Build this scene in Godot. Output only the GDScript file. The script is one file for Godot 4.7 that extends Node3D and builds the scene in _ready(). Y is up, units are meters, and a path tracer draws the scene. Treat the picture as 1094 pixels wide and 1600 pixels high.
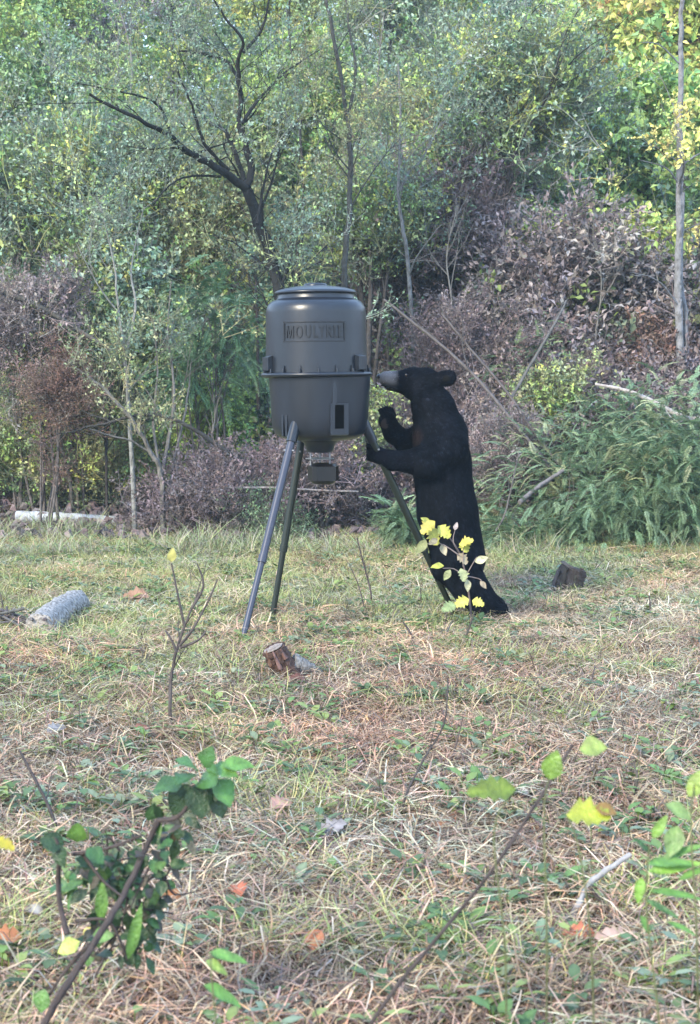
extends Node3D
# A bear at a tripod game feeder in a mown clearing before autumn woods. Units are metres, y is up, the view looks along -z.

const F := 2550.0                       # focal length in photo pixels
const EYE := Vector3(0, 1.5, 0)
const PITCH := -0.0841
var rng := RandomNumberGenerator.new()
var lumps := FastNoiseLite.new()
var fine := FastNoiseLite.new()
var names := {}
var mats := {}
var leafsets := {}

# ---------------------------------------------------------------- geometry collector
class Geo:
	var v := PackedVector3Array()
	var n := PackedVector3Array()
	var c := PackedColorArray()
	var ix := PackedInt32Array()

	func tri(a: Vector3, b: Vector3, d: Vector3, col: Color) -> void:
		# front face is clockwise a, b, d
		var nn := (d - a).cross(b - a).normalized()
		var k := v.size()
		v.append(a); v.append(b); v.append(d)
		n.append(nn); n.append(nn); n.append(nn)
		c.append(col); c.append(col); c.append(col)
		ix.append(k); ix.append(k + 1); ix.append(k + 2)

	func quad(a: Vector3, b: Vector3, d: Vector3, e: Vector3, col: Color) -> void:
		tri(a, b, d, col)
		tri(a, d, e, col)

	func tube(p: PackedVector3Array, r: PackedFloat32Array, sides: int, col: Color, wob := 0.0, cap := true) -> void:
		var m := p.size()
		if m < 2: return
		var t := (p[1] - p[0]).normalized()
		var s := t.cross(Vector3.UP)
		if s.length() < 0.05: s = t.cross(Vector3.RIGHT)
		s = s.normalized()
		var k0 := v.size()
		for i in m:
			var tt := t
			if i == 0: tt = (p[1] - p[0]).normalized()
			elif i == m - 1: tt = (p[i] - p[i - 1]).normalized()
			else: tt = (p[i + 1] - p[i - 1]).normalized()
			s = (s - tt * s.dot(tt)).normalized()
			var b := tt.cross(s)
			for j in sides:
				var a := TAU * j / sides
				var o := s * cos(a) + b * sin(a)
				var w := 1.0 + wob * sin(j * 2.7 + i * 1.9 + p[0].x * 7.0) * cos(j * 1.3 - i * 0.7)
				v.append(p[i] + o * r[i] * w)
				n.append(o)
				c.append(col)
		for i in m - 1:
			for j in sides:
				var q := k0 + i * sides + j
				var q2 := k0 + i * sides + (j + 1) % sides
				ix.append(q); ix.append(q + sides); ix.append(q2)
				ix.append(q2); ix.append(q + sides); ix.append(q2 + sides)
		if cap:
			for e in [0, m - 1]:
				var k := v.size()
				var nn := (p[1] - p[0]).normalized() * -1.0 if e == 0 else (p[m - 1] - p[m - 2]).normalized()
				v.append(p[e]); n.append(nn); c.append(col)
				for j in sides:
					v.append(v[k0 + e * sides + j]); n.append(nn); c.append(col)
				for j in sides:
					var a1 := k + 1 + j
					var a2 := k + 1 + (j + 1) % sides
					ix.append(k)
					if e == 0:
						ix.append(a1); ix.append(a2)
					else:
						ix.append(a2); ix.append(a1)

	func bar(a: Vector3, b: Vector3, r0: float, r1: float, sides: int, col: Color) -> void:
		tube(PackedVector3Array([a, b]), PackedFloat32Array([r0, r1]), sides, col)

	func box(t: Transform3D, s: Vector3, col: Color, bev := 0.0) -> void:
		# a box with chamfered vertical edges
		var h := s * 0.5
		var o: Array = []
		if bev <= 0.0:
			o = [Vector2(-h.x, -h.z), Vector2(h.x, -h.z), Vector2(h.x, h.z), Vector2(-h.x, h.z)]
		else:
			o = [Vector2(-h.x + bev, -h.z), Vector2(h.x - bev, -h.z), Vector2(h.x, -h.z + bev), Vector2(h.x, h.z - bev), Vector2(h.x - bev, h.z), Vector2(-h.x + bev, h.z), Vector2(-h.x, h.z - bev), Vector2(-h.x, -h.z + bev)]
		var m := o.size()
		for i in m:
			var a: Vector2 = o[i]
			var b: Vector2 = o[(i + 1) % m]
			quad(t * Vector3(a.x, -h.y, a.y), t * Vector3(b.x, -h.y, b.y), t * Vector3(b.x, h.y, b.y), t * Vector3(a.x, h.y, a.y), col)
		for i in range(1, m - 1):
			tri(t * Vector3(o[0].x, h.y, o[0].y), t * Vector3(o[i].x, h.y, o[i].y), t * Vector3(o[i + 1].x, h.y, o[i + 1].y), col)
			tri(t * Vector3(o[0].x, -h.y, o[0].y), t * Vector3(o[i + 1].x, -h.y, o[i + 1].y), t * Vector3(o[i].x, -h.y, o[i].y), col)

	func lathe(prof: Array, sides: int, col: Color, at := Vector3.ZERO) -> void:
		# prof: Vector2(radius, y) from the bottom up, smooth where profile is fine
		var m := prof.size()
		var k0 := v.size()
		for i in m:
			var a: Vector2 = prof[maxi(i - 1, 0)]
			var b: Vector2 = prof[mini(i + 1, m - 1)]
			var d := (b - a).normalized()
			for j in sides:
				var g := TAU * j / sides
				v.append(at + Vector3(cos(g) * prof[i].x, prof[i].y, sin(g) * prof[i].x))
				n.append(Vector3(cos(g) * d.y, -d.x, sin(g) * d.y).normalized())
				c.append(col)
		for i in m - 1:
			for j in sides:
				var q := k0 + i * sides + j
				var q2 := k0 + i * sides + (j + 1) % sides
				ix.append(q); ix.append(q2); ix.append(q + sides)
				ix.append(q2); ix.append(q2 + sides); ix.append(q + sides)

	func leaf2(a: Vector3, dir: Vector3, side: Vector3, ln: float, w: float, col: Color, fold := 0.3) -> void:
		# a small leaf: two faces folded along the midrib
		var up := side.cross(dir)
		var tip := a + dir * ln
		var l := a + dir * ln * 0.45 + side * w + up * w * fold
		var r := a + dir * ln * 0.45 - side * w + up * w * fold
		tri(a, l, tip, col)
		tri(a, tip, r, col)

	func leaf(a: Vector3, dir: Vector3, side: Vector3, ln: float, w: float, col: Color, fold := 0.25, droop := 0.3, shape := 0) -> void:
		# a full leaf: a row of cross-sections with a sunk midrib; shape 1 is lobed
		var up := side.cross(dir)
		var prof := [0.0, 0.62, 0.95, 1.0, 0.82, 0.5, 0.0]
		if shape == 1: prof = [0.05, 0.55, 0.95, 0.6, 1.1, 0.62, 0.78, 0.42, 0.48, 0.0]
		if shape == 2: prof = [0.0, 0.5, 0.9, 1.0, 1.0, 0.92, 0.8, 0.62, 0.4, 0.0]
		var m := prof.size()
		var k0 := v.size()
		for i in m:
			var t := float(i) / (m - 1)
			var mid := a + dir * ln * t - up * droop * ln * t * t
			var w2: float = w * prof[i]
			var lift := up * w2 * fold + up * w * 0.12 * sin(t * 11.0 + a.x * 50.0)
			v.append(mid + side * w2 + lift + dir * w2 * (0.25 if shape == 1 else 0.0)); v.append(mid); v.append(mid - side * w2 + lift + dir * w2 * (0.25 if shape == 1 else 0.0))
			for j in 3:
				n.append((up + dir * droop * t + side * (1 - j) * -fold).normalized())
				c.append(col * ((0.95 if j != 1 else 1.25) + 0.22 * sin(t * 9.0 + j * 2.1 + a.y * 90.0)))
		for i in m - 1:
			for j in 2:
				var q := k0 + i * 3 + j
				ix.append(q); ix.append(q + 1); ix.append(q + 3)
				ix.append(q + 1); ix.append(q + 4); ix.append(q + 3)

	func mesh() -> ArrayMesh:
		var a := []
		a.resize(Mesh.ARRAY_MAX)
		a[Mesh.ARRAY_VERTEX] = v
		a[Mesh.ARRAY_NORMAL] = n
		a[Mesh.ARRAY_COLOR] = c
		a[Mesh.ARRAY_INDEX] = ix
		var m := ArrayMesh.new()
		if v.size(): m.add_surface_from_arrays(Mesh.PRIMITIVE_TRIANGLES, a)
		return m

# ---------------------------------------------------------------- naming and building helpers
func numbered(called: String) -> String:
	var k: int = names.get(called, 0)
	names[called] = k + 1
	return called if k == 0 else "%s_%03d" % [called, k]

func meta(o: Node, label: String, category := "", group := "", kind := "") -> void:
	if label: o.set_meta("label", label)
	if category: o.set_meta("category", category)
	if group: o.set_meta("group", group)
	if kind: o.set_meta("kind", kind)

func thing(called: String, label: String, category: String, at := Vector3.ZERO, group := "") -> Node3D:
	var o := Node3D.new()
	o.name = numbered(called)
	o.position = at
	add_child(o, true)
	meta(o, label, category, group)
	return o

func part(called: String, m: Mesh, mat: Material, parent: Node3D, at := Vector3.ZERO) -> MeshInstance3D:
	var o := MeshInstance3D.new()
	var k := 0
	var nm := called
	while parent.has_node(nm):
		k += 1
		nm = "%s_%03d" % [called, k]
	o.name = nm
	o.mesh = m
	o.material_override = mat
	for i in m.get_surface_count(): m.surface_set_material(i, mat)
	o.position = at
	parent.add_child(o, true)
	return o

func single(called: String, m: Mesh, mat: Material, label: String, category: String, at := Vector3.ZERO, group := "") -> MeshInstance3D:
	var o := part(numbered(called), m, mat, self, at)
	meta(o, label, category, group)
	return o

func scatter(called: String, m: Mesh, mat: Material, where: Array, tint: Array, parent: Node3D) -> MultiMeshInstance3D:
	var mm := MultiMesh.new()
	mm.transform_format = MultiMesh.TRANSFORM_3D
	mm.use_colors = true
	mm.mesh = m
	mm.instance_count = where.size()
	for i in where.size():
		mm.set_instance_transform(i, where[i])
		mm.set_instance_color(i, tint[i])
	var o := MultiMeshInstance3D.new()
	o.multimesh = mm
	o.material_override = mat
	var k := 0
	var nm := called
	while parent.has_node(nm):
		k += 1
		nm = "%s_%03d" % [called, k]
	o.name = nm
	parent.add_child(o, true)
	return o

func lin(r: float, g: float, b: float) -> Color:
	return Color(r, g, b)

func noise_tex(freq: float, ramp: Array, size := 512, oct := 5, sd := 1, normal := false, strength := 4.0) -> NoiseTexture2D:
	var f := FastNoiseLite.new()
	f.seed = sd
	f.noise_type = FastNoiseLite.TYPE_SIMPLEX_SMOOTH
	f.frequency = freq
	f.fractal_octaves = oct
	var t := NoiseTexture2D.new()
	t.width = size
	t.height = size
	t.seamless = true
	t.noise = f
	if normal:
		t.as_normal_map = true
		t.bump_strength = strength
	else:
		var g := Gradient.new()
		var off := PackedFloat32Array()
		var cs := PackedColorArray()
		for i in ramp.size():
			off.append(float(i) / (ramp.size() - 1))
			cs.append((ramp[i] as Color).linear_to_srgb())
		g.offsets = off
		g.colors = cs
		t.color_ramp = g
	return t

func vmat(called: String, rough := 0.8, back := 0.0, spec := 0.35) -> StandardMaterial3D:
	var m := StandardMaterial3D.new()
	m.resource_name = called
	m.vertex_color_use_as_albedo = true
	m.roughness = rough
	m.metallic_specular = spec
	m.cull_mode = BaseMaterial3D.CULL_DISABLED
	if back > 0.0:
		m.backlight_enabled = true
		m.backlight = Color(back, back, back)
	mats[called] = m
	return m

# ---------------------------------------------------------------- places
func P(px: float, py: float, d: float) -> Vector3:
	# the point at ground distance d that stands at photo position (px, py)
	var r := Vector3((px - 547.0) / F, (800.0 - py) / F, -1.0).rotated(Vector3.RIGHT, PITCH)
	return EYE + r * (d / -r.z)

func gh(x: float, z: float) -> float:
	var d := -z
	var right := smoothstep(0.0, 1.6, x)
	var t := maxf(0.0, d - lerpf(15.4, 14.4, right))
	var h := lumps.get_noise_2d(x * 9.0, z * 9.0) * 0.035 - 0.03 + lumps.get_noise_2d(x * 45.0 + 300.0, z * 45.0) * 0.018
	h *= clampf(absf(d) * 0.2, 0.3, 1.0)
	h += 0.2 * t * t / (t + 1.6)
	h += right * 1.25 * smoothstep(14.4, 18.2, d)
	h += lumps.get_noise_2d(x * 6.0 + 90.0, z * 6.0) * 0.35 * clampf(t * 0.25, 0.0, 1.0)
	return h

func G(px: float, py: float) -> Vector3:
	var d := 2.0
	while d < 70.0:
		var p := P(px, py, d)
		if p.y <= gh(p.x, p.z):
			return Vector3(p.x, gh(p.x, p.z), p.z)
		d += 0.04
	return P(px, py, 20.0)

func on_ground(px: float, d: float) -> Vector3:
	var p := P(px, 800.0, d)
	return Vector3(p.x, gh(p.x, p.z), p.z)

func curve(pts: Array, n: int) -> PackedVector3Array:
	# smooth path through the points
	var out := PackedVector3Array()
	var m := pts.size()
	for i in n:
		var t := float(i) / (n - 1) * (m - 1)
		var k := mini(int(t), m - 2)
		var u := t - k
		var a: Vector3 = pts[maxi(k - 1, 0)]
		var b: Vector3 = pts[k]
		var d: Vector3 = pts[k + 1]
		var e: Vector3 = pts[mini(k + 2, m - 1)]
		out.append(b.cubic_interpolate(d, a, e, u))
	return out

func taper(n: int, r0: float, r1: float) -> PackedFloat32Array:
	var out := PackedFloat32Array()
	for i in n: out.append(lerpf(r0, r1, float(i) / (n - 1)))
	return out

func ball() -> Vector3:
	while true:
		var p := Vector3(rng.randf_range(-1, 1), rng.randf_range(-1, 1), rng.randf_range(-1, 1))
		if p.length_squared() < 1.0 and p.length_squared() > 0.01: return p
	return Vector3.ZERO

func dirv() -> Vector3:
	return ball().normalized()

func sprout(g: Geo, a: Vector3, dir: Vector3, ln: float, r: float, depth: int, col: Color, spots: Array, up := 0.15, kids := 4) -> void:
	# a crooked twig with smaller twigs on it; spots takes where leaves can sit
	var n := 5 if depth > 0 else 4
	var p := PackedVector3Array()
	var q := a
	var d := dir.normalized()
	for i in n:
		p.append(q)
		d = (d + dirv() * 0.22 + Vector3.UP * up * 0.3).normalized()
		q += d * ln / (n - 1)
	g.tube(p, taper(n, r, r * 0.35), 5 if r > 0.012 else 3, col, 0.0, false)
	if depth <= 0:
		spots.append(p[n - 1]); spots.append(p[n - 2])
		return
	for i in kids:
		var t := rng.randf_range(0.3, 1.0) * (n - 1)
		var k := mini(int(t), n - 2)
		var at := p[k].lerp(p[k + 1], t - k)
		var along := (p[k + 1] - p[k]).normalized()
		var out := dirv()
		out = (out - along * out.dot(along)).normalized()
		sprout(g, at, along * rng.randf_range(0.4, 1.0) + out * rng.randf_range(0.6, 1.0) + Vector3.UP * up, ln * rng.randf_range(0.4, 0.68), r * 0.42, depth - 1, col, spots, up, kids)

func jit(cc: Color, amount: float) -> Color:
	var k := 1.0 + rng.randf_range(-amount, amount)
	return Color(cc.r * k * (1.0 + rng.randf_range(-0.1, 0.1)), cc.g * k, cc.b * k * (1.0 + rng.randf_range(-0.1, 0.1)))

func turned(p: Vector3, s: float) -> Transform3D:
	return Transform3D(Basis(dirv(), rng.randf() * TAU).scaled(Vector3.ONE * s), p)

func upward(p: Vector3, s: float) -> Transform3D:
	var y := (Vector3.UP * 0.9 + dirv() * 0.8).normalized()
	var x := y.cross(dirv()).normalized()
	return Transform3D(Basis(x, y, x.cross(y)).scaled_local(Vector3.ONE * s), p)

# ---------------------------------------------------------------- leaf clusters shared by all plants
func cluster(sd: int, count: int, rad: float, ln: float, w: float, flat := 0.6) -> ArrayMesh:
	rng.seed = sd
	var g := Geo.new()
	for i in count:
		var p := ball() * rad
		p.y *= flat
		var d := (p.normalized() + dirv() * 0.9 + Vector3(0, -0.35, 0)).normalized()
		var up := (Vector3.UP + dirv() * 0.8).normalized()
		var side := d.cross(up).normalized()
		var k := rng.randf_range(0.7, 1.25)
		var b := rng.randf_range(0.72, 1.3)
		g.leaf2(p, d, side, ln * k, w * k, Color(b * rng.randf_range(0.9, 1.15), b, b * rng.randf_range(0.85, 1.1)), rng.randf_range(0.1, 0.6))
	for i in 4 if ln > 0.07 else 8:
		var d2 := dirv()
		g.bar(dirv() * rad * 0.2, d2 * rad * (0.9 if ln > 0.07 else 1.25), 0.004, 0.0018, 3, Color(0.6, 0.55, 0.55))
	return g.mesh()

func curled(sd: int, count: int, rad: float, ln: float, w: float) -> ArrayMesh:
	# dead leaves that hang and curl
	rng.seed = sd
	var g := Geo.new()
	for i in count:
		var p := ball() * rad
		var d := (Vector3.DOWN * 0.7 + dirv()).normalized()
		var side := d.cross(dirv()).normalized()
		var b := rng.randf_range(0.6, 1.5)
		g.leaf2(p, d, side, ln * rng.randf_range(0.7, 1.3), w * rng.randf_range(0.7, 1.2), Color(b, b * rng.randf_range(0.92, 1.02), b * rng.randf_range(0.88, 1.05)), rng.randf_range(0.4, 1.3))
	for i in 5:
		g.bar(dirv() * rad * 0.3, dirv() * rad, 0.004, 0.002, 3, Color(0.7, 0.65, 0.62))
	return g.mesh()

func frond(sd: int, ln: float, pairs: int, leaf: float, w: float, droop: float) -> ArrayMesh:
	# a feathery bough along +z that bends down
	rng.seed = sd
	var g := Geo.new()
	var p := PackedVector3Array()
	for i in 8:
		var t := i / 7.0
		p.append(Vector3(sin(t * 3.0 + sd) * 0.02, -droop * ln * t * t, ln * t * (1.0 - 0.25 * droop * t)))
	g.tube(p, taper(8, 0.004, 0.0015), 3, Color(0.6, 0.62, 0.5), 0.0, false)
	for i in pairs:
		var t := 0.08 + 0.9 * i / pairs
		var k := mini(int(t * 7.0), 6)
		var at := p[k].lerp(p[k + 1], t * 7.0 - k)
		var d := (p[k + 1] - p[k]).normalized()
		for s in [-1.0, 1.0]:
			var o: Vector3 = (d * 0.7 + Vector3.RIGHT * s + Vector3.DOWN * rng.randf_range(-0.1, 0.5)).normalized()
			var l2: float = leaf * (1.0 - t * 0.65) * rng.randf_range(0.75, 1.2) * minf(1.0, 0.45 + t * 2.2)
			var b := rng.randf_range(0.7, 1.3)
			g.leaf2(at, o, o.cross(Vector3.UP).normalized(), l2, w, Color(b, b, b * rng.randf_range(0.9, 1.1)), 0.3)
	return g.mesh()

func tuft(sd: int, count: int, rad: float, hi: float, w: float, lean: float, cols: Array) -> ArrayMesh:
	# grass: blades that rise and bend over
	rng.seed = sd
	var g := Geo.new()
	for i in count:
		var a := rng.randf() * TAU
		var p := Vector3(cos(a), 0, sin(a)) * rad * sqrt(rng.randf())
		var b := rng.randf() * TAU
		var o := Vector3(cos(b), 0, sin(b))
		var s := o.cross(Vector3.UP)
		var h := hi * rng.randf_range(0.45, 1.2)
		var l := h * lean * rng.randf_range(0.4, 1.6)
		var col: Color = jit(cols[rng.randi() % cols.size()], 0.25)
		var q: Array = []
		for k in 4:
			var t := k / 3.0
			q.append(p + Vector3.UP * h * (t - 0.45 * lean * t * t * 0.8) + o * l * t * t + s * sin(t * 4.0 + a) * h * 0.06)
		for k in 3:
			var w0 := w * (1.0 - k / 3.0 * 0.8)
			var w1 := w * (1.0 - (k + 1) / 3.0 * 0.8)
			g.tri(q[k] - s * w0, q[k + 1] - s * w1, q[k] + s * w0, col)
			g.tri(q[k] + s * w0, q[k + 1] - s * w1, q[k + 1] + s * w1, col)
	return g.mesh()

func thatch(sd: int, count: int, rad: float, ln: float, w: float, cols: Array) -> ArrayMesh:
	# dead stems lying across one another
	rng.seed = sd
	var g := Geo.new()
	for i in count:
		var p := Vector3(rng.randf_range(-rad, rad), rng.randf_range(0.0, 0.035), rng.randf_range(-rad, rad))
		var b := rng.randf() * TAU
		var o := Vector3(cos(b), rng.randf_range(-0.12, 0.3), sin(b))
		var s := o.cross(Vector3.UP).normalized()
		var l := ln * rng.randf_range(0.4, 1.3)
		var bend := rng.randf_range(-0.4, 0.4)
		var col: Color = jit(cols[rng.randi() % cols.size()], 0.3)
		var q: Array = []
		for k in 4:
			var t := k / 3.0
			q.append(p + o * l * t + s * bend * l * t * t + Vector3.UP * 0.04 * sin(t * PI))
		for k in 3:
			var w0 := w * (1.0 - 0.2 * k)
			var w1 := w * (1.0 - 0.2 * (k + 1))
			var u := Vector3.UP * w0 * rng.randf_range(-0.8, 0.8)
			g.tri(q[k] - s * w0 + u, q[k + 1] - s * w1, q[k] + s * w0, col)
			g.tri(q[k] + s * w0, q[k + 1] - s * w1, q[k + 1] + s * w1 + u, col)
	return g.mesh()

func herb(sd: int, count: int, ln: float, w: float) -> ArrayMesh:
	# a low broad-leaved weed
	rng.seed = sd
	var g := Geo.new()
	for i in count:
		var a := rng.randf() * TAU
		var d := Vector3(cos(a), rng.randf_range(0.1, 0.9), sin(a)).normalized()
		var p := Vector3(0, rng.randf_range(0.005, 0.07), 0) + Vector3(cos(a), 0, sin(a)) * 0.015
		g.leaf(p, d, d.cross(Vector3.UP).normalized(), ln * rng.randf_range(0.6, 1.2), w * rng.randf_range(0.7, 1.2), jit(Color(1, 1, 1), 0.25), 0.25, 0.35)
	g.bar(Vector3.ZERO, Vector3(0.005, 0.08, 0.004), 0.002, 0.001, 3, Color(0.8, 0.8, 0.6))
	return g.mesh()

func spray(sd: int, mains: int, ln: float, leaves: int, ll: float, lw: float, curl: float, wood: Color) -> ArrayMesh:
	# thin twigs that fan out along +y, with leaves set along them
	rng.seed = sd
	var g := Geo.new()
	var tw: Array = []
	for m in mains:
		var p := PackedVector3Array()
		var q := ball() * ln * 0.1
		var d := (Vector3.UP * 0.8 + dirv() * 0.8).normalized()
		for k in 4:
			p.append(q)
			d = (d + dirv() * 0.3).normalized()
			q += d * ln * rng.randf_range(0.25, 0.38)
		g.tube(p, taper(4, 0.0048, 0.002), 3, wood * rng.randf_range(0.6, 1.3), 0.0, false)
		tw.append(p)
		for j in 3:
			var t := rng.randf_range(0.5, 2.9)
			var a := p[int(t)].lerp(p[int(t) + 1], t - int(t))
			var e := (d + dirv() * 1.1).normalized()
			var s := PackedVector3Array([a, a + e * ln * 0.2 + dirv() * 0.02, a + e * ln * rng.randf_range(0.3, 0.5) + dirv() * 0.05])
			g.tube(s, taper(3, 0.0032, 0.0014), 3, wood * rng.randf_range(0.6, 1.3), 0.0, false)
			tw.append(s)
	for i in leaves:
		var p: PackedVector3Array = tw[rng.randi() % tw.size()]
		var t := rng.randf_range(0.3, p.size() - 1.01)
		var a := p[int(t)].lerp(p[int(t) + 1], t - int(t))
		var d := ((p[int(t) + 1] - p[int(t)]).normalized() * 0.6 + dirv() + Vector3.DOWN * curl).normalized()
		var up := (Vector3.UP + dirv() * (0.8 + curl)).normalized()
		var side := d.cross(up).normalized()
		var k := rng.randf_range(0.65, 1.3)
		var br := rng.randf_range(0.65, 1.4)
		g.leaf2(a, d, side, ll * k, lw * k, Color(br * rng.randf_range(0.88, 1.15), br, br * rng.randf_range(0.85, 1.12)), rng.randf_range(0.1, 0.5 + curl))
	return g.mesh()

func make_leafsets() -> void:
	leafsets = {
		"fine": [spray(11, 4, 0.56, 44, 0.05, 0.014, 0.2, Color(0.75, 0.62, 0.75)), spray(12, 4, 0.52, 44, 0.048, 0.015, 0.2, Color(0.75, 0.62, 0.75))],
		"mid": [spray(21, 3, 0.5, 40, 0.075, 0.023, 0.2, Color(0.5, 0.4, 0.6)), spray(22, 3, 0.5, 40, 0.07, 0.024, 0.2, Color(0.5, 0.4, 0.6))],
		"broad": [spray(31, 3, 0.5, 26, 0.12, 0.04, 0.25, Color(0.4, 0.3, 0.5)), spray(32, 3, 0.5, 26, 0.125, 0.038, 0.25, Color(0.4, 0.3, 0.5))],
		"dead": [spray(41, 4, 0.5, 34, 0.048, 0.014, 0.5, Color(1.0, 0.95, 0.95)), spray(42, 4, 0.46, 34, 0.05, 0.014, 0.5, Color(1.0, 0.95, 0.95))],
		"deadbig": [spray(43, 3, 0.45, 36, 0.062, 0.019, 0.5, Color(1.0, 0.95, 0.95)), spray(44, 3, 0.45, 36, 0.065, 0.018, 0.5, Color(1.0, 0.95, 0.95))],
		"frond": [frond(51, 0.3, 20, 0.07, 0.005, 0.35), frond(52, 0.26, 18, 0.065, 0.0055, 0.6)],
		"needle": [frond(53, 0.5, 20, 0.1, 0.008, 0.35), frond(54, 0.45, 18, 0.11, 0.008, 0.6)],
	}

const PAL := {
	"grey": [Color(0.13, 0.18, 0.115), Color(0.16, 0.205, 0.145), Color(0.105, 0.155, 0.11), Color(0.19, 0.24, 0.1)],
	"green": [Color(0.095, 0.155, 0.06), Color(0.115, 0.185, 0.065), Color(0.08, 0.13, 0.06), Color(0.17, 0.23, 0.07)],
	"bright": [Color(0.17, 0.25, 0.075), Color(0.22, 0.29, 0.085), Color(0.12, 0.2, 0.07), Color(0.3, 0.33, 0.1)],
	"teal": [Color(0.075, 0.165, 0.1), Color(0.06, 0.135, 0.085), Color(0.09, 0.19, 0.12), Color(0.05, 0.11, 0.065)],
	"yellow": [Color(0.3, 0.33, 0.09), Color(0.22, 0.28, 0.08), Color(0.36, 0.33, 0.11), Color(0.15, 0.21, 0.07)],
	"cream": [Color(0.4, 0.35, 0.17), Color(0.42, 0.3, 0.15), Color(0.3, 0.31, 0.12), Color(0.2, 0.25, 0.09)],
	"rust": [Color(0.17, 0.1, 0.085), Color(0.15, 0.1, 0.085), Color(0.21, 0.14, 0.11), Color(0.13, 0.12, 0.1)],
	"dead": [Color(0.165, 0.13, 0.13), Color(0.205, 0.165, 0.165), Color(0.12, 0.095, 0.1), Color(0.25, 0.205, 0.205)],
	"ash": [Color(0.2, 0.17, 0.17), Color(0.25, 0.215, 0.21), Color(0.15, 0.125, 0.13), Color(0.3, 0.25, 0.23)],
	"dark": [Color(0.055, 0.105, 0.055), Color(0.065, 0.12, 0.06), Color(0.05, 0.09, 0.05), Color(0.09, 0.15, 0.065)],
	"fern": [Color(0.085, 0.13, 0.07), Color(0.11, 0.155, 0.085), Color(0.065, 0.105, 0.055), Color(0.16, 0.175, 0.095)],
	"olive": [Color(0.15, 0.175, 0.09), Color(0.185, 0.2, 0.1), Color(0.12, 0.15, 0.085), Color(0.23, 0.23, 0.11)],
}

func foliage(called: String, parent: Node3D, centre: Vector3, r: Vector3, count: int, set_name: String, pal: String, gap := 0.0, spots: Array = []) -> void:
	# leaf clusters through an uneven volume; centre is in the parent's axes
	var set_: Array = leafsets[set_name]
	var cols: Array = PAL[pal]
	var where := [[], []]
	var tint := [[], []]
	var tries := 0
	var made := 0
	var o := parent.position
	var dim := 2.0 if not (set_name.begins_with("dead")) else 1.15
	count = int(count * 1.1)
	while made < count and tries < count * 6:
		tries += 1
		var p: Vector3
		if spots.size() and set_name != "frond" and rng.randf() < (0.2 if set_name.begins_with("dead") else 0.45):
			p = spots[rng.randi() % spots.size()] + ball() * 0.15
		else:
			var b := Vector3(rng.randfn(), rng.randfn(), rng.randfn()) * 0.66
			if b.length() > 2.0: continue
			p = centre + b * r
			var w := p + o
			if lumps.get_noise_3d(w.x * 26.0, w.y * 26.0, w.z * 26.0) < gap - 0.06: continue
			if p.y + o.y < gh(w.x, w.z) - 0.05: continue
		var w2 := p + o
		var k := int(absf(fine.get_noise_3d(w2.x * 30.0, w2.y * 30.0, w2.z * 30.0)) * 6.0 + rng.randf() * 1.6) % cols.size()
		var i := rng.randi() % 2
		var tone: Color = cols[k]
		if (pal == "grey" or pal == "olive") and rng.randf() < 0.25: tone = PAL["bright"][rng.randi() % 4]
		var t: Transform3D
		if set_name == "frond" or set_name == "needle":
			# boughs grow outwards and hang
			var out := (p - centre) / r
			out = (Vector3(out.x, out.y * 0.6 + 0.15, out.z) + dirv() * 0.95).normalized()
			out.y = clampf(out.y, -0.45, 0.6)
			t = Transform3D(Basis.looking_at(-out.normalized(), (Vector3.UP + dirv() * 0.3).normalized()).scaled(Vector3.ONE * rng.randf_range(0.4, 0.8)), p)
		else:
			t = upward(p, rng.randf_range(0.7, 1.25) * clampf(maxf(r.x, r.y) / 0.75, 0.45, 1.0))
		where[i].append(t)
		tint[i].append(jit(tone * dim, 0.36))
		made += 1
	for i in 2:
		if where[i].size():
			scatter(called, set_[i], mats["dead_leaf"] if set_name.begins_with("dead") else mats["leaf"], where[i], tint[i], parent).set_meta("kind", "stuff")

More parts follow.
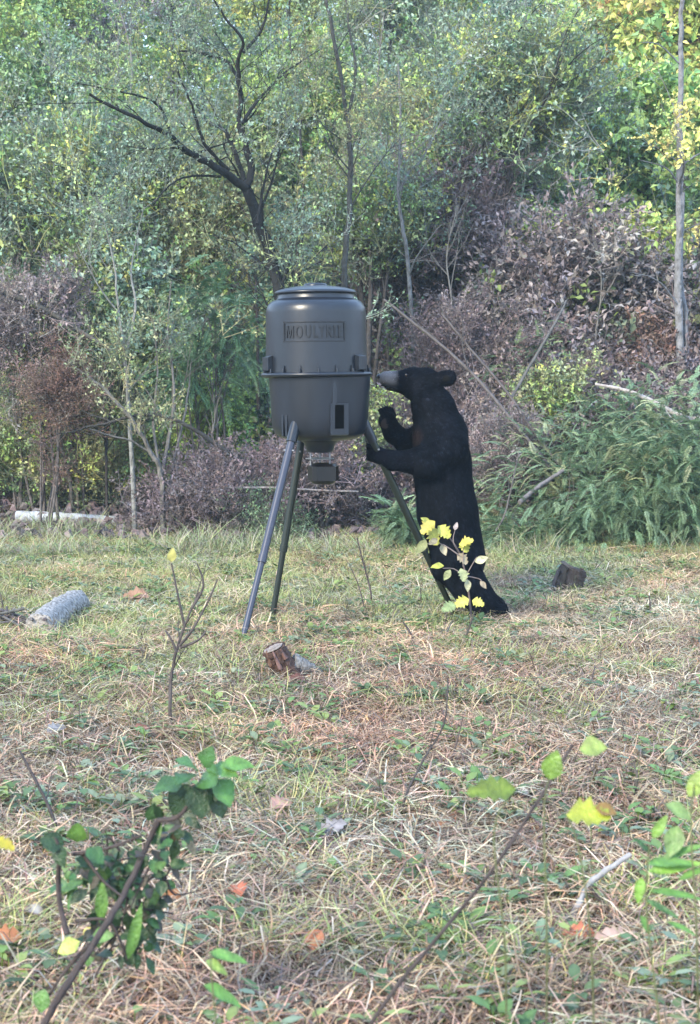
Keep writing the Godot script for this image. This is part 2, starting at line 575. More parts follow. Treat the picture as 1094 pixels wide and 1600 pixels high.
# a woody plant: px, py, rx, ry in photo pixels give the crown's place and size at distance d
func plant(called: String, label: String, category: String, group: String, px: float, py: float, d: float, rx: float, ry: float, count: int, set_name: String, pal: String, trunk := 0.05, stems := 1, bark := Color(0.12, 0.11, 0.1), gap := 0.0, foot := 0.0) -> Node3D:
	rng.seed = hash(label)
	var cc := P(px, py, d)
	var r := Vector3(rx * d / F, ry * d / F, rx * d / F * 0.8)
	var bx := cc.x + foot * d / F
	var base := Vector3(bx, gh(bx, cc.z) - 0.03, cc.z)
	var o := thing(called, label, category, base, group)
	var c := cc - base
	var spots: Array = []
	for s in stems:
		var g := Geo.new()
		var a := Vector3(rng.randf_range(-1, 1), 0, rng.randf_range(-1, 1)) * (0.0 if stems == 1 else minf(0.25, r.x * 0.3))
		var goal := c + (Vector3.ZERO if stems == 1 else ball() * r * 0.6)
		goal.y = maxf(goal.y, 0.3)
		var top := goal + Vector3(rng.randf_range(-0.2, 0.2), 0.5 * r.y, 0) if stems == 1 else goal
		var p := curve([a, a.lerp(goal, 0.5) + dirv() * goal.length() * 0.06, goal, top + dirv() * 0.15], 12)
		var tr := trunk * (1.0 if stems == 1 else rng.randf_range(0.6, 1.1))
		g.tube(p, taper(12, tr, tr * 0.15), 7 if tr > 0.03 else 5, bark, 0.08, false)
		var kids := 9 if stems == 1 else 4
		for i in kids:
			var t := rng.randf_range(0.35, 1.0) * 11.0
			var k := mini(int(t), 10)
			var at := p[k].lerp(p[k + 1], t - k)
			sprout(g, at, (dirv() + Vector3.UP * 0.5).normalized() * 0.7 + (c - at).normalized() * 0.35 + Vector3((1 if i % 2 else -1), 0, 0) * 0.4, maxf(r.x, r.y) * rng.randf_range(0.5, 0.85), tr * 0.38, 1 if stems > 1 else 2, bark, spots, 0.15, 3)
		part("trunk" if stems == 1 else "stem", g.mesh(), mats["bark"], o)
	if count > 0: foliage("crown" if category == "tree" else "foliage", o, c, r, count, set_name, pal, gap, spots)
	return o

# a tree whose limbs were seen: each limb is a list of photo places with its own distance, and two radii
func drawn_tree(called: String, label: String, category: String, d: float, limbs: Array, bark: Color, twigs: float, count := 0, set_name := "fine", pal := "grey", depth := 2) -> Node3D:
	rng.seed = hash(label)
	var first: Array = limbs[0][0]
	var base := P(first[0].x, first[0].y, d)
	base.y = gh(base.x, base.z) - 0.05
	var o := thing(called, label, category, base)
	var spots: Array = []
	var li := 0
	for l in limbs:
		var g := Geo.new()
		var q: Array = []
		var m: int = l[0].size()
		for i in m:
			var dz: float = l[3] * float(i) / (m - 1) if l.size() > 3 else 0.0
			q.append(P(l[0][i].x, l[0][i].y, d + dz) - base)
		if li == 0: q[0] = Vector3.ZERO
		var n := m * 4
		var p := curve(q, n)
		for i in range(1, n - 1): p[i] += dirv() * l[1] * 0.25
		g.tube(p, taper(n, l[1], l[2]), 8 if l[1] > 0.03 else 5, bark, 0.1, false)
		var ln := 0.0
		for i in n - 1: ln += p[i].distance_to(p[i + 1])
		for i in int(ln * twigs):
			var t := rng.randf_range(0.3 if li == 0 else 0.1, 1.0) * (n - 1)
			var k := mini(int(t), n - 2)
			var at := p[k].lerp(p[k + 1], t - k)
			var rr := lerpf(l[1], l[2], t / (n - 1))
			sprout(g, at, dirv() + Vector3.UP * 0.55 + (p[k + 1] - p[k]).normalized() * 0.5, rng.randf_range(0.35, 0.9), clampf(rr * 0.4, 0.004, 0.016), depth - 1, bark, spots, 0.2, 4)
		part("trunk" if li == 0 else "limb", g.mesh(), mats["bark"], o)
		li += 1
	if count > 0 and spots.size() > 0:
		var where := [[], []]
		var tint := [[], []]
		for i in count:
			var k := rng.randi() % 2
			where[k].append(upward(spots[rng.randi() % spots.size()] + ball() * 0.1, rng.randf_range(0.4, 0.8)))
			tint[k].append(jit(PAL[pal][rng.randi() % 4] * 2.0, 0.3))
		for k in 2: scatter("crown", leafsets[set_name][k], mats["leaf"], where[k], tint[k], o).set_meta("kind", "stuff")
	return o

# a bare stick through photo places at one distance, or standing on the ground where it starts
func stick(called: String, label: String, category: String, pts: Array, d: float, r0: float, r1: float, col: Color, tilt := 0.0, kids := 0, group := "") -> Node3D:
	rng.seed = hash(label)
	var dd := d
	var base: Vector3
	if d <= 0.0:
		base = G(pts[0].x, pts[0].y)
		dd = -base.z
	else:
		base = P(pts[0].x, pts[0].y, dd)
	var o := thing(called, label, category, base, group)
	var q: Array = []
	for i in pts.size(): q.append(P(pts[i].x, pts[i].y, dd + tilt * float(i) / (pts.size() - 1)) - base)
	if d <= 0.0: q[0] = Vector3(0, -0.03, 0)
	var n := pts.size() * 5
	var p := curve(q, n)
	for i in range(1, n - 1): p[i] += dirv() * r0 * 0.14
	var g := Geo.new()
	g.tube(p, taper(n, r0, r1), 6, col, 0.12)
	part("stem", g.mesh(), mats["bark"], o)
	for i in kids:
		var g2 := Geo.new()
		var k := rng.randi_range(n / 3, n - 2)
		var sp: Array = []
		sprout(g2, p[k], dirv() * 0.7 + (p[k + 1] - p[k]).normalized(), p[0].distance_to(p[n - 1]) * rng.randf_range(0.15, 0.35), r0 * 0.45, 1, col, sp, 0.2, 2)
		part("twig", g2.mesh(), mats["bark"], o)
	return o

# ---------------------------------------------------------------- the feeder
func feeder() -> void:
	var D := 9.77
	var c := P(500, 800, D)
	c.y = 0.0
	var o := thing("deer_feeder", "dark plastic barrel game feeder on three metal legs, with bear leaning on it", "game feeder", c)
	var S := 1.0 / 261.0
	var hy := func(py: float) -> float: return 1.5 + (585.0 - py) * S
	var col := Color(1, 1, 1)
	var tilt := Transform3D(Basis(Vector3.FORWARD, -0.012), Vector3.ZERO)
	var plastic: Material = mats["plastic"]
	# lower tank
	var g := Geo.new()
	g.lathe([Vector2(0.0, 1.105), Vector2(0.09, 1.105), Vector2(0.14, 1.108), Vector2(0.2, 1.115), Vector2(0.245, 1.13), Vector2(0.27, 1.152), Vector2(0.284, 1.19), Vector2(0.289, 1.25), Vector2(0.296, 1.36), Vector2(0.304, 1.5)], 72, col)
	var tank := part("lower_tank", g.mesh(), plastic, o)
	# a raised plate with a slot in it, right of the middle, and ribs
	for e in [[0.30, 0.02, 1.36, 0.27, 0.005, "rib"], [0.345, 0.012, 1.36, 0.27, 0.004, "rib"], [-0.83, 0.014, 1.2, 0.13, 0.016, "rib"], [-0.72, 0.014, 1.2, 0.13, 0.016, "rib"]]:
		var g2 := Geo.new()
		var rr: float = 0.296 if e[2] > 1.3 else 0.276
		bend_box(g2, e[0], e[1], e[2], e[3], rr, e[4], col)
		part(e[5], g2.mesh(), plastic, tank)
	g = Geo.new()
	bend_box(g, 0.42, 0.11, 1.24, 0.19, 0.286, 0.014, col)
	part("slot_frame", g.mesh(), plastic, tank)
	g = Geo.new()
	bend_box(g, 0.41, 0.055, 1.255, 0.14, 0.298, 0.004, Color(0.15, 0.15, 0.15))
	part("slot", g.mesh(), mats["black"], tank)
	# ring where the halves meet
	g = Geo.new()
	g.lathe([Vector2(0.3, 1.482), Vector2(0.322, 1.486), Vector2(0.331, 1.492), Vector2(0.333, 1.5), Vector2(0.331, 1.508), Vector2(0.322, 1.512), Vector2(0.3, 1.515)], 72, col)
	var ring := part("ring", g.mesh(), plastic, o)
	ring.transform = tilt
	for i in 18:
		var a := TAU * i / 18.0 + 0.12
		var g2 := Geo.new()
		g2.lathe([Vector2(0.0, 0.024), Vector2(0.005, 0.024), Vector2(0.007, 0.02), Vector2(0.007, 0.0)], 8, col, Vector3(cos(a) * 0.317, 1.511, sin(a) * 0.317))
		g2.box(Transform3D(Basis(Vector3.UP, -a), Vector3(cos(a) * 0.306, 1.53, sin(a) * 0.306)), Vector3(0.012, 0.045, 0.008), col)
		part("bolt", g2.mesh(), plastic, ring)
	# upper barrel
	g = Geo.new()
	g.lathe([Vector2(0.304, 1.508), Vector2(0.302, 1.62), Vector2(0.299, 1.78), Vector2(0.297, 1.865), Vector2(0.293, 1.893), Vector2(0.283, 1.915), Vector2(0.268, 1.93), Vector2(0.25, 1.938), Vector2(0.235, 1.943), Vector2(0.228, 1.952), Vector2(0.226, 1.975)], 72, col)
	var barrel := part("upper_barrel", g.mesh(), plastic, o)
	barrel.transform = tilt
	for a in [-1.12, 0.98, 2.9]:
		var g2 := Geo.new()
		bend_box(g2, a, 0.075, 1.565, 0.1, 0.3, 0.034, col)
		part("latch_block", g2.mesh(), plastic, barrel)
	# embossed name plate
	var pa := -0.02
	g = Geo.new()
	for e in [[pa, 0.385, 1.803, 0.01], [pa, 0.385, 1.692, 0.01]]:
		bend_box(g, e[0], e[1], e[2], e[3], 0.297, 0.006, col, 14)
	part("plate_rim", g.mesh(), mats["emboss"], barrel)
	for s in [-1, 1]:
		g = Geo.new()
		bend_box(g, pa + s * 0.187 / 0.3, 0.01, 1.7475, 0.101, 0.297, 0.007, col)
		part("plate_rim", g.mesh(), mats["emboss"], barrel)
	var tm := TextMesh.new()
	var sf := SystemFont.new()
	sf.font_names = PackedStringArray(["Droid Sans"])
	sf.font_weight = 700
	tm.font = sf
	tm.text = "MOULTRIE"
	tm.font_size = 64
	tm.pixel_size = 0.00115
	tm.depth = 0.02
	var arr := tm.get_mesh_arrays()
	var tv: PackedVector3Array = arr[Mesh.ARRAY_VERTEX]
	var ti: PackedInt32Array = arr[Mesh.ARRAY_INDEX] if arr[Mesh.ARRAY_INDEX] != null else PackedInt32Array(range(tv.size()))
	var lo := Vector3(9, 9, 9)
	var hi := Vector3(-9, -9, -9)
	for q in tv:
		lo = lo.min(q)
		hi = hi.max(q)
	g = Geo.new()
	var kx := 0.345 / (hi.x - lo.x)
	var ky := 0.072 / (hi.y - lo.y)
	var bent: Array = []
	for q in tv:
		var x := (q.x - (lo.x + hi.x) * 0.5) * kx
		var y := 1.7475 + (q.y - (lo.y + hi.y) * 0.5) * ky
		var rr := 0.2995 + (0.0055 if q.z > 0.0 else -0.004)
		bent.append(Vector3(sin(pa + x / 0.3) * rr, y, cos(pa + x / 0.3) * rr))
	for i in range(0, ti.size(), 3):
		g.tri(bent[ti[i]], bent[ti[i + 1]], bent[ti[i + 2]], col)
	part("lettering", g.mesh(), mats["emboss"], barrel)
	# lid
	g = Geo.new()
	g.lathe([Vector2(0.2, 1.972), Vector2(0.238, 1.974), Vector2(0.243, 1.98), Vector2(0.242, 1.989), Vector2(0.232, 1.996), Vector2(0.19, 2.008), Vector2(0.13, 2.019), Vector2(0.07, 2.025), Vector2(0.0, 2.027)], 64, col)
	var lid := part("lid", g.mesh(), plastic, o)
	lid.transform = tilt
	g = Geo.new()
	g.lathe([Vector2(0.07, 2.021), Vector2(0.068, 2.034), Vector2(0.06, 2.038), Vector2(0.0, 2.04)], 40, col)
	part("lid_boss", g.mesh(), plastic, lid)
	# funnel neck, hanger rods, spinner box
	g = Geo.new()
	g.lathe([Vector2(0.062, 1.035), Vector2(0.078, 1.04), Vector2(0.084, 1.06), Vector2(0.095, 1.09), Vector2(0.13, 1.115)], 40, col)
	part("funnel", g.mesh(), plastic, o)
	for e in [Vector2(-0.055, 0.03), Vector2(0.06, 0.03), Vector2(0.0, -0.06)]:
		g = Geo.new()
		g.bar(Vector3(e.x, 1.05, e.y), Vector3(e.x, 0.96, e.y), 0.006, 0.006, 6, col)
		part("hanger", g.mesh(), mats["steel"], o)
	g = Geo.new()
	g.lathe([Vector2(0.0, 0.995), Vector2(0.085, 0.995), Vector2(0.087, 0.998), Vector2(0.085, 1.001), Vector2(0.0, 1.001)], 32, col)
	part("spinner_plate", g.mesh(), mats["steel"], o)
	g = Geo.new()
	g.box(Transform3D(Basis(Vector3.UP, 0.3), Vector3(0.02, 0.91, 0)), Vector3(0.165, 0.085, 0.15), col, 0.025)
	var bx := part("motor_box", g.mesh(), mats["boxbrown"], o)
	g = Geo.new()
	g.lathe([Vector2(0.0, 0.846), Vector2(0.06, 0.846), Vector2(0.07, 0.852), Vector2(0.082, 0.867)], 8, col, Vector3(0.02, 0, 0))
	part("box_base", g.mesh(), mats["boxbrown"], bx)
	g = Geo.new()
	g.lathe([Vector2(0.084, 0.953), Vector2(0.074, 0.966), Vector2(0.04, 0.972), Vector2(0.0, 0.973)], 8, col, Vector3(0.02, 0, 0))
	part("box_cap", g.mesh(), mats["boxbrown"], bx)
	# legs: a wide upper tube with a narrower one below
	var feet := [P(371, 1022, 8.98), P(421, 978, 9.95), P(725, 966, 10.05)]
	var tops := [P(464, 655, 9.56), P(476, 660, 9.97), P(566, 655, 9.74)]
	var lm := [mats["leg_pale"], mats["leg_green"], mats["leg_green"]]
	for i in 3:
		var f: Vector3 = feet[i] - c
		f.y = gh(feet[i].x, feet[i].z) - 0.06
		var t: Vector3 = tops[i] - c
		var mid := t.lerp(f, 0.6)
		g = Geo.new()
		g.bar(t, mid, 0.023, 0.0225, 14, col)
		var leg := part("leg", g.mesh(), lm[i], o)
		g = Geo.new()
		g.bar(t.lerp(f, 0.585), f, 0.0185, 0.018, 14, col)
		part("lower_tube", g.mesh(), lm[i], leg)
		g = Geo.new()
		g.bar(t.lerp(f, 0.575), t.lerp(f, 0.605), 0.0255, 0.0255, 14, col)
		part("collar", g.mesh(), lm[i], leg)
		g = Geo.new()
		g.bar(t.lerp(f, -0.1), t.lerp(f, 0.1), 0.034, 0.031, 14, col)
		part("socket", g.mesh(), plastic, leg)
		g = Geo.new()
		var side := (f - t).cross(Vector3.UP).normalized()
		g.bar(t.lerp(f, 0.135) - side * 0.034, t.lerp(f, 0.135) + side * 0.034, 0.006, 0.006, 6, col)
		part("bolt", g.mesh(), mats["steel"], leg)

func bend_box(g: Geo, ang: float, wide: float, y: float, high: float, r: float, deep: float, col: Color, steps := 4) -> void:
	# a block curved round the barrel; ang is measured from the side towards the camera, to the right
	var h := high * 0.5
	var da := wide / r
	var b := minf(deep * 0.35, minf(wide, high) * 0.2)
	for i in steps:
		var a0 := ang - da * 0.5 + da * i / steps
		var a1 := ang - da * 0.5 + da * (i + 1) / steps
		var pt := func(a: float, rr: float, yy: float) -> Vector3: return Vector3(sin(a) * rr, yy, cos(a) * rr)
		var ro := r + deep
		g.quad(pt.call(a0, ro, y - h + b), pt.call(a0, ro, y + h - b), pt.call(a1, ro, y + h - b), pt.call(a1, ro, y - h + b), col)
		g.quad(pt.call(a0, ro, y + h - b), pt.call(a0, r - 0.004, y + h), pt.call(a1, r - 0.004, y + h), pt.call(a1, ro, y + h - b), col)
		g.quad(pt.call(a0, r - 0.004, y - h), pt.call(a0, ro, y - h + b), pt.call(a1, ro, y - h + b), pt.call(a1, r - 0.004, y - h), col)
		if i == 0:
			g.quad(pt.call(a0, r - 0.004, y - h), pt.call(a0, r - 0.004, y + h), pt.call(a0, ro, y + h - b), pt.call(a0, ro, y - h + b), col)
		if i == steps - 1:
			g.quad(pt.call(a1, ro, y - h + b), pt.call(a1, ro, y + h - b), pt.call(a1, r - 0.004, y + h), pt.call(a1, r - 0.004, y - h), col)

# ---------------------------------------------------------------- the bear
func bear() -> void:
	rng.seed = 77
	var base := on_ground(764, 10.05)
	base.y += 0.005
	var S := 1.0 / 254.0
	var o := thing("bear", "black bear standing upright on hind legs with front paws on feeder leg", "bear", base)
	# joints: photo pixels across and up, metres towards the camera; radius in pixels; sideways stretch
	var B := func(x: float, y: float, z: float) -> Vector3: return Vector3((x - 770.0) * S, (962.0 - y) * S * 1.03, z)
	var bones: Array = []
	var add := func(a: Vector3, b: Vector3, ra: float, rb: float, zs := 1.0) -> void: bones.append([a, b, ra * S, rb * S, zs])
	add.call(B.call(724, 860, 0), B.call(705, 790, 0), 40, 45, 1.18)       # hips, belly
	add.call(B.call(705, 790, 0), B.call(695, 715, 0), 45, 44, 1.12)
	add.call(B.call(695, 715, 0), B.call(693, 672, 0), 44, 40, 1.15)       # chest, shoulders
	add.call(B.call(693, 672, 0), B.call(682, 632, 0), 40, 32, 1.0)        # neck
	add.call(B.call(682, 632, 0), B.call(668, 602, 0), 31, 24, 0.95)
	add.call(B.call(668, 594, 0), B.call(652, 592, 0), 24, 21.5, 1.08)       # skull
	add.call(B.call(660, 606, 0.04), B.call(648, 604, 0.03), 17, 13, 1.0)    # cheeks
	add.call(B.call(660, 606, -0.04), B.call(648, 604, -0.03), 17, 13, 1.0)
	add.call(B.call(646, 591, 0), B.call(608, 587, 0), 18, 11.5, 0.95)     # muzzle
	add.call(B.call(648, 602, 0), B.call(613, 599, 0), 10, 6.5, 1.3)         # jaw
	for s in [1.0, -1.0]:
		add.call(B.call(685, 588, 0.075 * s), B.call(703, 585 + (3 if s < 0 else 0), 0.092 * s), 10, 11, 0.5)  # ear
		add.call(B.call(716, 866, 0.075 * s), B.call(738, 900, 0.1 * s), 38, 25, 1.0)  # thigh
		add.call(B.call(738, 900, 0.1 * s), B.call(771, 938, 0.1 * s), 27, 21, 1.0)   # shank
		add.call(B.call(780, 943, 0.1 * s), B.call(751, 949, 0.115 * s), 19.5, 15, 1.15)  # foot
		for t in 4: add.call(B.call(757, 954, (0.085 + 0.02 * t) * s), B.call(744, 956, (0.085 + 0.021 * t) * s), 5, 4.5)
	# near arm reaches to the feeder leg
	add.call(B.call(703, 690, 0.13), B.call(668, 711, 0.2), 31, 24, 1.0)
	add.call(B.call(668, 711, 0.2), B.call(614, 708, 0.235), 22, 13.5, 1.0)
	add.call(B.call(614, 708, 0.235), B.call(594, 699, 0.24), 13, 12.5, 1.0)
	for t in 5: add.call(B.call(596, 695 + t * 3.2, 0.262 - t * 0.012), B.call(581, 685 + t * 5.0, 0.275 - t * 0.013), 5.5, 4.0)
	# far arm, paw raised to the barrel
	add.call(B.call(684, 668, -0.13), B.call(650, 690, -0.17), 28, 21, 1.0)
	add.call(B.call(650, 690, -0.17), B.call(620, 670, -0.13), 19, 14, 1.0)
	add.call(B.call(620, 670, -0.13), B.call(611, 652, -0.115), 14, 14, 1.15)
	for t in 5: add.call(B.call(606 + t * 3.6, 644, -0.075 - t * 0.02), B.call(601 + t * 4.2, 633 + absf(t - 2.0) * 1.4, -0.07 - t * 0.022), 5.0, 4.0)
	var net := nets(bones, 0.009, 0.035)
	var vs: PackedVector3Array = net[0]
	var ns: PackedVector3Array = net[1]
	var cs := PackedColorArray()
	var pale := Color(0.2, 0.175, 0.165)
	var black := Color(0.0055, 0.0068, 0.0105)
	for i in vs.size():
		var x := vs[i].x / S + 770.0
		var y := 962.0 - vs[i].y / S / 1.03
		var k := 0.0
		if y < 612.0 and x < 640.0 and y > 560.0:
			k = (1.0 - smoothstep(616.0, 629.0, x + fine.get_noise_3dv(vs[i] * 900.0) * 5.0)) * (1.0 - 0.85 * smoothstep(590.0, 599.0, y))
		var cc := black.lerp(pale, k)
		if Vector2(x - 608, y - 656).length() < 8.0 and ns[i].x < 0.0: cc = Color(0.06, 0.045, 0.042)
		if y > 650.0 and y < 690.0 and x > 645.0 and x < 668.0 and ns[i].x < 0.2: cc = cc.lerp(Color(0.045, 0.025, 0.018), 0.35 * (1.0 - smoothstep(0.0, 22.0, Vector2((x - 656.0) * 1.6, y - 670.0).length())))
		cs.append(cc)
	var g := Geo.new()
	g.v = vs
	g.n = ns
	g.c = cs
	g.ix = net[2]
	part("body", g.mesh(), mats["fur"], o)
	# fur: short locks that lie along the body
	var lock := Geo.new()
	for i in 5:
		var a := Vector3(rng.randf_range(-0.006, 0.006), 0, rng.randf_range(-0.006, 0.006))
		var l := rng.randf_range(0.6, 1.15)
		var s := Vector3(0.0012, 0, 0)
		var m1 := a + Vector3(rng.randf_range(-0.1, 0.1) * 0.01, 0.006, 0.012) * l
		var m2 := a + Vector3(rng.randf_range(-0.3, 0.3) * 0.012, 0.008, 0.028) * l
		lock.tri(a - s, m1 - s, a + s, Color.WHITE)
		lock.tri(a + s, m1 - s, m1 + s, Color.WHITE)
		lock.tri(m1 - s, m2, m1 + s, Color.WHITE)
	var where: Array = []
	var tint: Array = []
	for i in vs.size():
		var x := vs[i].x / S + 770.0
		var y := 962.0 - vs[i].y / S / 1.03
		if y > 957.0 or (x < 602.0 and y < 605.0) or (cs[i].r > 0.05 and cs[i].r < 0.07): continue
		var lay := Vector3(0.1, -1, 0)
		var len_ := 1.0
		if y < 615.0:
			lay = Vector3(1, -0.25, 0)
			len_ = clampf((x - 600.0) / 70.0, 0.3, 0.75)
		elif y < 650.0: lay = Vector3(0.6, -1, 0)
		if x < 650.0 and y > 615.0:
			lay = Vector3(-1, -0.35 if y > 690 else 0.3, 0)
			len_ = 0.65 if x > 612.0 else 0.4
		if y > 930.0: len_ = 0.7
		for rep in 2:
			var nn := ns[i]
			var l := (lay + dirv() * 0.35)
			l = (l - nn * l.dot(nn))
			if l.length() < 0.05: continue
			l = l.normalized()
			var sd := nn.cross(l)
			where.append(Transform3D(Basis(sd, nn, l).scaled_local(Vector3.ONE * len_ * rng.randf_range(0.7, 1.2)), vs[i] + sd * rng.randf_range(-0.004, 0.004) + l * rng.randf_range(-0.004, 0.004) - nn * 0.002))
			tint.append(jit(cs[i] * (0.7 + 1.3 * absf(fine.get_noise_3d(vs[i].x * 500.0, vs[i].y * 160.0, vs[i].z * 500.0)) + (1.6 if rng.randf() < 0.08 else 0.0)), 0.4))
	scatter("fur", lock.mesh(), mats["fur"], where, tint, o).set_meta("kind", "stuff")
	# nose, eyes, claws
	g = Geo.new()
	egg(g, B.call(597.5, 584, 0.0), Vector3(0.018, 0.018, 0.024), Color(0.012, 0.011, 0.012))
	part("nose", g.mesh(), mats["wet"], o)
	g = Geo.new()
	g.bar(B.call(600, 597, 0.012), B.call(626, 603, 0.056), 0.0035, 0.003, 6, Color(0.012, 0.01, 0.01))
	part("mouth_line", g.mesh(), mats["wet"], o)
	for s in [1.0, -1.0]:
		g = Geo.new()
		egg(g, B.call(639, 582, 0.07 * s), Vector3(0.009, 0.009, 0.007), Color(0.03, 0.018, 0.01))
		part("eye", g.mesh(), mats["wet"], o)
		g = Geo.new()
		egg(g, B.call(701, 587 + (3 if s < 0 else 0), 0.111 * s), Vector3(0.026, 0.022, 0.006), Color(0.01, 0.009, 0.009))
		part("ear_lining", g.mesh(), mats["fur"], o)
	var claw := func(a: Vector3, d: Vector3) -> void:
		var q := Geo.new()
		q.tube(PackedVector3Array([a, a + d * 0.6 + Vector3(0, 0.002, 0), a + d + Vector3(0, -0.005, 0)]), PackedFloat32Array([0.0045, 0.0035, 0.0008]), 6, Color(0.06, 0.055, 0.05))
		part("claw", q.mesh(), mats["wet"], o)
	for t in 5:
		claw.call(B.call(580, 685 + t * 5.0, 0.277 - t * 0.013), Vector3(-0.022, -0.008, 0))
		claw.call(B.call(600 + t * 4.2, 631 + absf(t - 2.0) * 1.4, -0.068 - t * 0.022), Vector3(-0.012, 0.02, 0))
	for s in [1.0, -1.0]:
		for t in 4: claw.call(B.call(742, 956, (0.085 + 0.021 * t) * s), Vector3(-0.025, -0.008, 0))

func egg(g: Geo, at: Vector3, r: Vector3, col: Color) -> void:
	var k0 := g.v.size()
	for i in 9:
		var a := PI * i / 8.0
		for j in 12:
			var b := TAU * j / 12.0
			var d := Vector3(sin(a) * cos(b), -cos(a), sin(a) * sin(b))
			g.v.append(at + d * r)
			g.n.append((d / r).normalized())
			g.c.append(col)
	for i in 8:
		for j in 12:
			var q := k0 + i * 12 + j
			var q2 := k0 + i * 12 + (j + 1) % 12
			g.ix.append(q); g.ix.append(q2); g.ix.append(q + 12)
			g.ix.append(q2); g.ix.append(q2 + 12); g.ix.append(q + 12)

func field(p: Vector3, bones: Array, k: float) -> float:
	var out := 10.0
	for b in bones:
		var a: Vector3 = b[0]
		var e: Vector3 = b[1]
		var q := p
		var mz := (a.z + e.z) * 0.5
		q.z = mz + (p.z - mz) / b[4]
		var ab := e - a
		var t := clampf((q - a).dot(ab) / ab.length_squared(), 0.0, 1.0)
		var d: float = q.distance_to(a + ab * t) - lerpf(b[2], b[3], t)
		var kk := minf(k, minf(b[2], b[3]) * 0.9)
		var h := maxf(kk - absf(out - d), 0.0) / kk
		out = minf(out, d) - h * h * kk * 0.25
	return out

func nets(bones: Array, cell: float, k: float) -> Array:
	# surface nets over a smooth union of tapered capsules
	var lo := Vector3(9, 9, 9)
	var hi := Vector3(-9, -9, -9)
	for b in bones:
		var r: float = maxf(b[2], b[3]) * maxf(1.0, b[4]) + 0.04
		for e in [b[0], b[1]]:
			lo = lo.min(e - Vector3.ONE * r)
			hi = hi.max(e + Vector3.ONE * r)
	var N := 6
	var nb := Vector3i(((hi - lo) / (cell * N)).ceil())
	var dim := nb * N + Vector3i.ONE
	var f := PackedFloat32Array()
	f.resize(dim.x * dim.y * dim.z)
	f.fill(1.0)
	var sy := dim.x
	var sz := dim.x * dim.y
	var blocks: Array = []
	var half := cell * N * 0.5 * 1.75
	for bz in nb.z:
		for by in nb.y:
			for bx in nb.x:
				var c := lo + (Vector3(bx, by, bz) + Vector3.ONE * 0.5) * cell * N
				var d := field(c, bones, k)
				if absf(d) > half * 1.25 + 0.01: continue
				var near: Array = []
				for b in bones:
					if field(c, [b], k) < half * 1.2 + k + 0.02: near.append(b)
				blocks.append(Vector3i(bx, by, bz))
				for z in N + 1:
					for y in N + 1:
						for x in N + 1:
							var gx := bx * N + x
							var gy := by * N + y
							var gz := bz * N + z
							f[gx + gy * sy + gz * sz] = field(lo + Vector3(gx, gy, gz) * cell, near, k)
	var vs := PackedVector3Array()
	var ns := PackedVector3Array()
	var ix := PackedInt32Array()
	var id := {}
	var cells: Array = []
	for b in blocks:
		for z in N:
			for y in N:
				for x in N:
					var g := Vector3i(b) * N + Vector3i(x, y, z)
					var q := g.x + g.y * sy + g.z * sz
					var w := [f[q], f[q + 1], f[q + sy], f[q + sy + 1], f[q + sz], f[q + sz + 1], f[q + sz + sy], f[q + sz + sy + 1]]
					var inside := 0
					for e in w: inside += 1 if e < 0.0 else 0
					if inside == 0 or inside == 8: continue
					var sum := Vector3.ZERO
					var m := 0
					for i in 8:
						for ax in 3:
							var j := i | (1 << ax)
							if j == i: continue
							if (w[i] < 0.0) == (w[j] < 0.0): continue
							var t: float = w[i] / (w[i] - w[j])
							var p := Vector3(i & 1, (i >> 1) & 1, i >> 2)
							p[ax] += t
							sum += p
							m += 1
					var gr := Vector3(w[1] - w[0] + w[3] - w[2] + w[5] - w[4] + w[7] - w[6], w[2] - w[0] + w[3] - w[1] + w[6] - w[4] + w[7] - w[5], w[4] - w[0] + w[5] - w[1] + w[6] - w[2] + w[7] - w[3])
					id[q] = vs.size()
					cells.append(q)
					vs.append(lo + (Vector3(g) + sum / m) * cell)
					ns.append(gr.normalized())
	var st := [1, sy, sz]
	for q in cells:
		for ax in 3:
			var s0: bool = f[q] < 0.0
			var s1: bool = f[q + st[ax]] < 0.0
			if s0 == s1: continue
			var u: int = st[(ax + 1) % 3]
			var w2: int = st[(ax + 2) % 3]
			if not (id.has(q - u) and id.has(q - w2) and id.has(q - u - w2)): continue
			var a: int = id[q]
			var b2: int = id[q - u]
			var c2: int = id[q - u - w2]
			var d2: int = id[q - w2]
			if s0: ix.append_array(PackedInt32Array([a, c2, b2, a, d2, c2]))
			else: ix.append_array(PackedInt32Array([a, b2, c2, a, c2, d2]))
	return [vs, ns, ix]

func V(x: float, y: float) -> Vector2:
	return Vector2(x, y)

